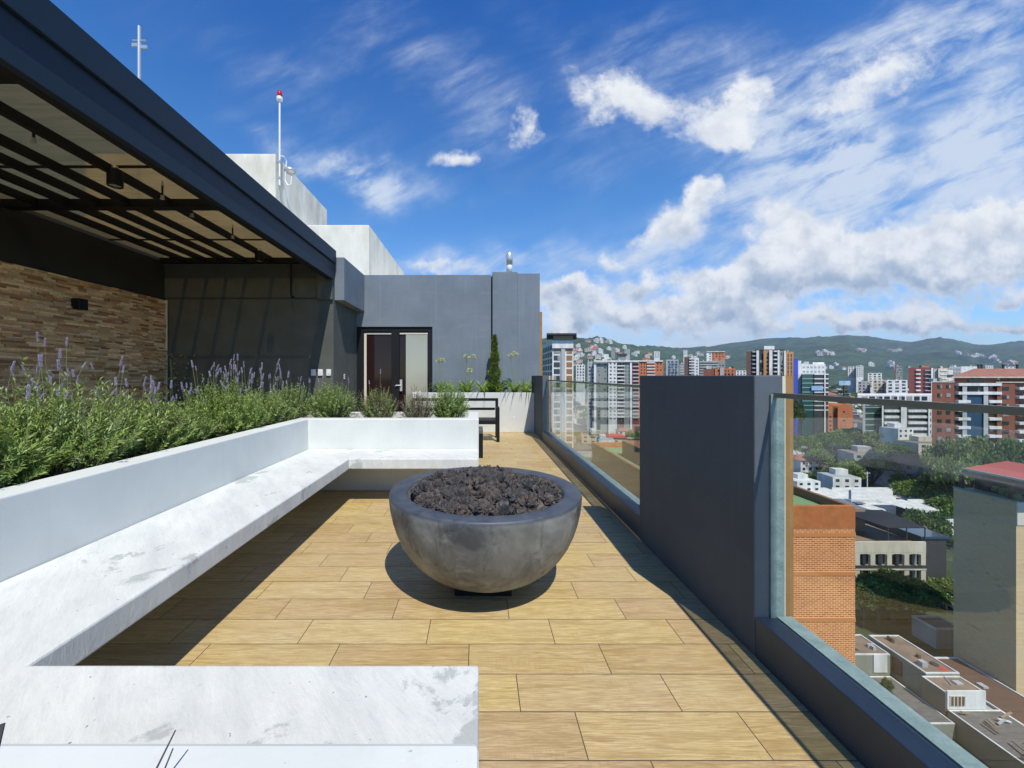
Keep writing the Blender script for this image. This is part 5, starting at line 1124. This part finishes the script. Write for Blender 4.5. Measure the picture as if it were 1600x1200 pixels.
NH = [(1, 1252, 716, 190, .9, 'white house with tiled roof left of the red pavilion'), (0, 1310, 742, 150, .8, 'white flat house between the dark trees behind the villas'), (4, 1250, 756, 140, .6, 'white block house at the left edge of the villa row'), (6, 1345, 706, 178, .9, 'grey house with terracotta terrace among the olive trees'),
      (1, 1420, 722, 165, 1.0, 'white house with tiled roof under the slatted office block'), (5, 1482, 752, 128, .8, 'cream house with red roof left of the block tower'), (2, 1440, 690, 190, .9, 'cream house with grey roof at the foot of the banded office block'), (0, 1400, 668, 200, .8, 'white flat house in front of the banded office block'),
      (3, 1265, 690, 230, .9, 'grey corrugated-roof house near the orange gabled building'), (4, 1300, 690, 240, .8, 'tall white block house right of the orange gabled building foot'), (1, 1345, 690, 235, .9, 'white tiled house in front of the glass office end')]
for k, px, py, D, s_, lb in NH: put_house(k, Xp(px, D), D, Zp(py, D)-6*s_ if Zp(py, D)-6*s_ > GZ else GZ, random.uniform(-.3, .3), s_, '', lb); bpy.data.objects[-1] if False else None
for i, (D, z0, z1, lb) in enumerate(((150, -37.5, -37.2, 'thin overhead power line strung above the villa trees'), (96, -31.0, -32.5, 'thin overhead power line in front of the garden wall'))):
    pts = [(60+k*12, D, z0+(z1-z0)*k/10-1.2*math.sin(PI*k/10)) for k in range(11)]
    tag(MB().tube(pts, .035, 4).build('power_line', M['c_dark']), lb, 'power line')
# ---- city fabric: houses and trees scattered over the plain
occ = []
def free(px, D, w):
    for (a0, a1, d0, d1) in occ:
        if a0-w < px < a1+w and d0-5 < D < d1: return False
    return True
occ = [(848, 900, 175, 235), (915, 1000, 320, 370), (1345, 1456, 190, 262), (1276, 1335, 268, 315), (1239, 1296, 245, 300), (1455, 1700, 128, 172), (1418, 1460, 285, 330), (1166, 1241, 290, 330), (1262, 1332, 285, 330), (1455, 1530, 300, 420)]
# mid plain, 230-900 m
fab = []
D = 225.0
while D < 1500:
    step = 17+D*.020
    px = 840+random.uniform(0, 20)
    while px < 1640:
        wpx = 15*F/D
        if free(px, D, wpx*.5):
            x = Xp(px, D+random.uniform(-4, 4))
            if px < 1000 or px > 1225 or random.random() < (.5 if D > 600 else .8):
                r = random.random()
                if r < .50: fab.append(('h', random.choice([0, 0, 1, 2, 3, 4, 5, 6, 1]), x, D, random.uniform(-.35, .35)+random.choice((0, PI/2)), random.uniform(.8, 1.15)))
                elif r < .93: fab.append(('t', random.randrange(4), x, D+3, random.uniform(0, 6.28), random.uniform(.8, 1.25)*(1+D/2500)))
        px += max(wpx*random.uniform(1.05, 1.7), 5.2)
    D += step
def merged(name, items, protos, label, cat):
    V = []; Fv = []; Ls = []; mats = []; mi = []; off = 0
    for (_, k, x, y, rz, sc_) in items:
        for ch in KIDS[protos[k][0].name]:
            me = ch.data; n = len(me.vertices); a = np.empty(n*3); me.vertices.foreach_get('co', a); a = a.reshape(-1, 3)*sc_
            c_, s_ = math.cos(rz), math.sin(rz); a = np.stack([a[:, 0]*c_-a[:, 1]*s_+x, a[:, 0]*s_+a[:, 1]*c_+y, a[:, 2]+GZ], 1); V.append(a)
            li = np.empty(len(me.loops), dtype=np.int32); me.loops.foreach_get('vertex_index', li); lt = np.empty(len(me.polygons), dtype=np.int32); me.polygons.foreach_get('loop_total', lt)
            m_ = me.materials[0]
            if m_ not in mats: mats.append(m_)
            Fv.append(li+off); Ls.append(lt); mi.append(np.full(len(lt), mats.index(m_), dtype=np.int32)); off += n
    V = np.concatenate(V); Fv = np.concatenate(Fv); Ls = np.concatenate(Ls); mi = np.concatenate(mi); me = bpy.data.meshes.new(name)
    me.vertices.add(len(V)); me.vertices.foreach_set('co', V.reshape(-1)); me.loops.add(len(Fv)); me.loops.foreach_set('vertex_index', Fv.astype(np.int32))
    me.polygons.add(len(Ls)); me.polygons.foreach_set('loop_start', (np.cumsum(Ls)-Ls).astype(np.int32)); me.polygons.foreach_set('loop_total', Ls)
    for m_ in mats: me.materials.append(m_)
    me.polygons.foreach_set('material_index', mi); me.update(calc_edges=True)
    o = bpy.data.objects.new(name, me); sc.collection.objects.link(o); tag(o, label, cat, None, 'stuff')
def region(x, D):
    px = VX+x*F/D
    a = 'behind the left glass panels' if px < 1005 else ('right of the white and blue tower' if px < 1345 else 'in the right part of the city')
    return a+(', near rows' if D < 340 else ', middle rows' if D < 600 else ', far rows')
for typ, cap, protos in (('h', 190, HP), ('t', 225, TP)):
    it = sorted([f for f in fab if f[0] == typ], key=lambda f: -f[5]*(12 if typ == 'h' else 10)/f[3]*(.02 if 1000 < VX+f[2]*F/f[3] < 1225 and f[3] < 600 else 1))
    for (_, k, x, y, rz, sc_) in it[:cap]:
        if typ == 'h': put_house(k, x, y, GZ, rz, sc_, region(x, y))
        else: put_tree(k, x, y, GZ, sc_, region(x, y))
    if it[cap:]: merged('distant_houses' if typ == 'h' else 'distant_woods', it[cap:], protos, 'far rows of small houses filling the city plain' if typ == 'h' else 'far dark green tree masses between the city blocks', 'houses' if typ == 'h' else 'woods')
    print(typ, len(it))
# far mid-rise silhouettes
FB = [(1325, 1338, 573, 900, 'c_white'), (1338, 1349, 571.5, 880, 'c_white'), (1356, 1378, 583, 700, 'c_white'), (1398, 1405, 570, 900, 'c_redbrown'), (1340, 1360, 596, 560, 'c_lightgrey'), (1364, 1384, 594, 540, 'c_cream'), (1385, 1418, 594, 520, 'c_white'),
      (1022, 1031, 549, 1500, 'c_white'), (976, 984, 545, 1800, 'c_lightgrey'), (955, 961, 542, 2200, 'c_grey'), (1062, 1069, 568, 650, 'c_lightgrey'), (1150, 1166, 579, 700, 'c_white'), (1068, 1074, 547, 2000, 'c_white'), (900, 914, 570, 560, 'c_white'), (1400, 1410, 572, 650, 'c_grey'), (1570, 1590, 573, 1000, 'c_white'), (1540, 1552, 571, 1200, 'c_white')]
for i, (a0, a1, yt, D, m_) in enumerate(FB):
    side = 'right part' if a0 > 1240 else 'middle part'
    b = Bld('distant_block', '%s mid-rise block %s in the distance, about x %d percent across the skyline' % ({'c_white': 'white', 'c_redbrown': 'dark red', 'c_lightgrey': 'light grey', 'c_cream': 'cream', 'c_grey': 'grey'}[m_], 'with small windows', round(a0/16)), D, group='distant mid-rise blocks')
    b.t['label'] = '%s distant mid-rise block %s the %s' % ({'c_white': 'white', 'c_redbrown': 'dark red', 'c_lightgrey': 'light grey', 'c_cream': 'cream', 'c_grey': 'grey'}[m_], ['left of', 'right of', 'behind', 'beyond', 'just past', 'far past'][i % 6], 'banded office block' if a0 > 1330 else 'white and blue tower' if a0 > 1240 else 'brown striped tower' if a0 > 1100 else 'orange red apartment block' if a0 > 1000 else 'white grey apartment block')
    b.seg(a0, a1, yt, m_, 18); rows = min(6, int((Zp(yt, D)-GZ)/4)); b.wins(a0+.5, a1-.5, yt, rows, 3, 'c_window', 4.2, .5, .5, proud=.3)
# ---- hills
ridge_x = [-1400, -400, 300, 700, 860, 895, 917, 950, 968, 996, 1016, 1060, 1080, 1135, 1190, 1217, 1254, 1278, 1305, 1316, 1340, 1373, 1424, 1465, 1496, 1523, 1547, 1600, 1750, 2000, 2600, 3600]
ridge_y = [520, 515, 522, 525, 530, 531, 527.5, 532, 537, 539.5, 538, 543, 543, 537, 529.5, 527, 530, 528, 528, 524, 526, 528, 533, 528, 532, 539, 539, 532, 528, 530, 535, 540]
na, nd = 420, 90
aa = np.linspace(-3.0, 4.6, na); pxs = aa*F+VX; Ds = np.linspace(1300, 9500, nd)
rh = np.interp(pxs, ridge_x, ridge_y); near_w = np.clip((1120-pxs)/140, 0, 1)            # left hill stands nearer
DR = 6500-near_w*3300
verts = []
for j, D in enumerate(Ds):
    for i in range(na):
        Dr = DR[i]; top = (VY-rh[i])*Dr/F+H-GZ; t_ = (D-1300)/(Dr-1300)
        if t_ <= 1: h = top*(t_**1.35)
        else: h = top*max(0, 1-(D-Dr)/4500)
        x = aa[i]*D; n_ = noise.fractal(Vector((x*.0011, D*.0011, .3)), .9, 2.1, 6); rg = 1-abs(noise.noise(Vector((x*.0022+3, D*.0008, 1.7))))*2.2+.45*(1-abs(noise.noise(Vector((x*.006, D*.0022, 5.7))))*2)
        k = 1-abs(t_-1)*1.0 if abs(t_-1) < 1 else 0
        amp = 125*min(t_, 1.0)*(1-.93*math.exp(-((t_-1)/.12)**2))
        h = max(h+(n_*1.1+rg*.6-.3)*amp*(1 if D > 1600 else .2), -1)
        verts.append((x, D, GZ+h-(.5 if j else 3)))
fs = [(j*na+i, j*na+i+1, (j+1)*na+i+1, (j+1)*na+i) for j in range(nd-1) for i in range(na-1)]
hm = MB(); hm.v = verts; hm.f = fs; hm.mi = [0]*len(fs); ho = hm.build('hills', M['hill_green'], smooth=True); tag(ho, kind='structure')
VA = np.array(verts).reshape(nd, na, 3)
def hill_z(px, D):
    a = (px-VX)/F; i = (a-aa[0])/(aa[1]-aa[0]); j = (D-Ds[0])/(Ds[1]-Ds[0]); i0, j0 = int(i), int(j); fi, fj = i-i0, j-j0
    return (VA[j0, i0, 2]*(1-fi)+VA[j0, i0+1, 2]*fi)*(1-fj)+(VA[j0+1, i0, 2]*(1-fi)+VA[j0+1, i0+1, 2]*fi)*fj
def find_D(px, py):
    for D in np.arange(1350, 6400, 25):
        if (hill_z(px, D)-H)/D*F+0 >= VY-py: return D
    return None
hc = [(905, 550, 10, 8, 8), (925, 545, 14, 8, 9), (940, 535, 20, 4, 8), (905, 565, 8, 8, 6), (930, 560, 20, 6, 5), (965, 553, 20, 6, 5), (1010, 556, 20, 5, 4), (1060, 560, 20, 4, 3), (1090, 555, 10, 4, 4), (1139, 560, 6, 2, 3), (1290, 554, 16, 2, 14), (1345, 548, 7, 2, 5),
      (1395, 549, 10, 2, 4), (1500, 553, 8, 1, 4), (1525, 557, 12, 1, 4), (1555, 564, 12, 5, 6), (1580, 568, 12, 4, 6), (1300, 576, 20, 4, 4), (1390, 575, 20, 4, 5), (1450, 570, 30, 4, 4)]
nh = 0
for cx, cy, rx, ry, n in hc:
    for _ in range(n):
        px, py = random.gauss(cx, rx*.6), random.gauss(cy, ry*.6); D = find_D(px, py)
        if D is None or D > 6000 or nh >= 105: continue
        put_house(random.choice([0, 4, 0, 2, 1, 5]), Xp(px, D), D, hill_z(px, D), random.uniform(-.6, .6), 1.3+D/2600, 'on the left green hill' if cx < 1000 else 'on the hill behind the dark pillar' if cx < 1200 else 'in the pale settlement on the middle hillside' if cx < 1360 else 'on the far right hillside'); nh += 1
print('hill houses', nh, 'objects', len(bpy.data.objects))
# unused prototypes go
for k, f_ in enumerate(first):
    if f_:
        for c_ in KIDS[HP[k][0].name]: bpy.data.objects.remove(c_)
        bpy.data.objects.remove(HP[k][0])
for o in list(bpy.data.objects):
    if not o.users_collection: bpy.data.objects.remove(o)
# ---- haze

me = MB().box(-9000, 12000, -600, 9800, GZ-1.2, 900).mesh('haze', []) 
hz = bpy.data.objects.new('haze', me); sc.collection.objects.link(hz); tag(hz, 'thin blue air between the terrace and hills', 'haze', None, 'stuff')
hmn = bpy.data.materials.new('haze_air'); hmn.use_nodes = True; hmn.node_tree.nodes.clear(); N = NT(hmn.node_tree)
pv = N.node('ShaderNodeVolumePrincipled'); pv.inputs['Color'].default_value = (.62, .78, 1, 1); pv.inputs['Density'].default_value = 5.5e-5; pv.inputs['Anisotropy'].default_value = .2
oo = N.node('ShaderNodeOutputMaterial'); N.l.new(pv.outputs[0], oo.inputs['Volume']); me.materials.append(hmn)
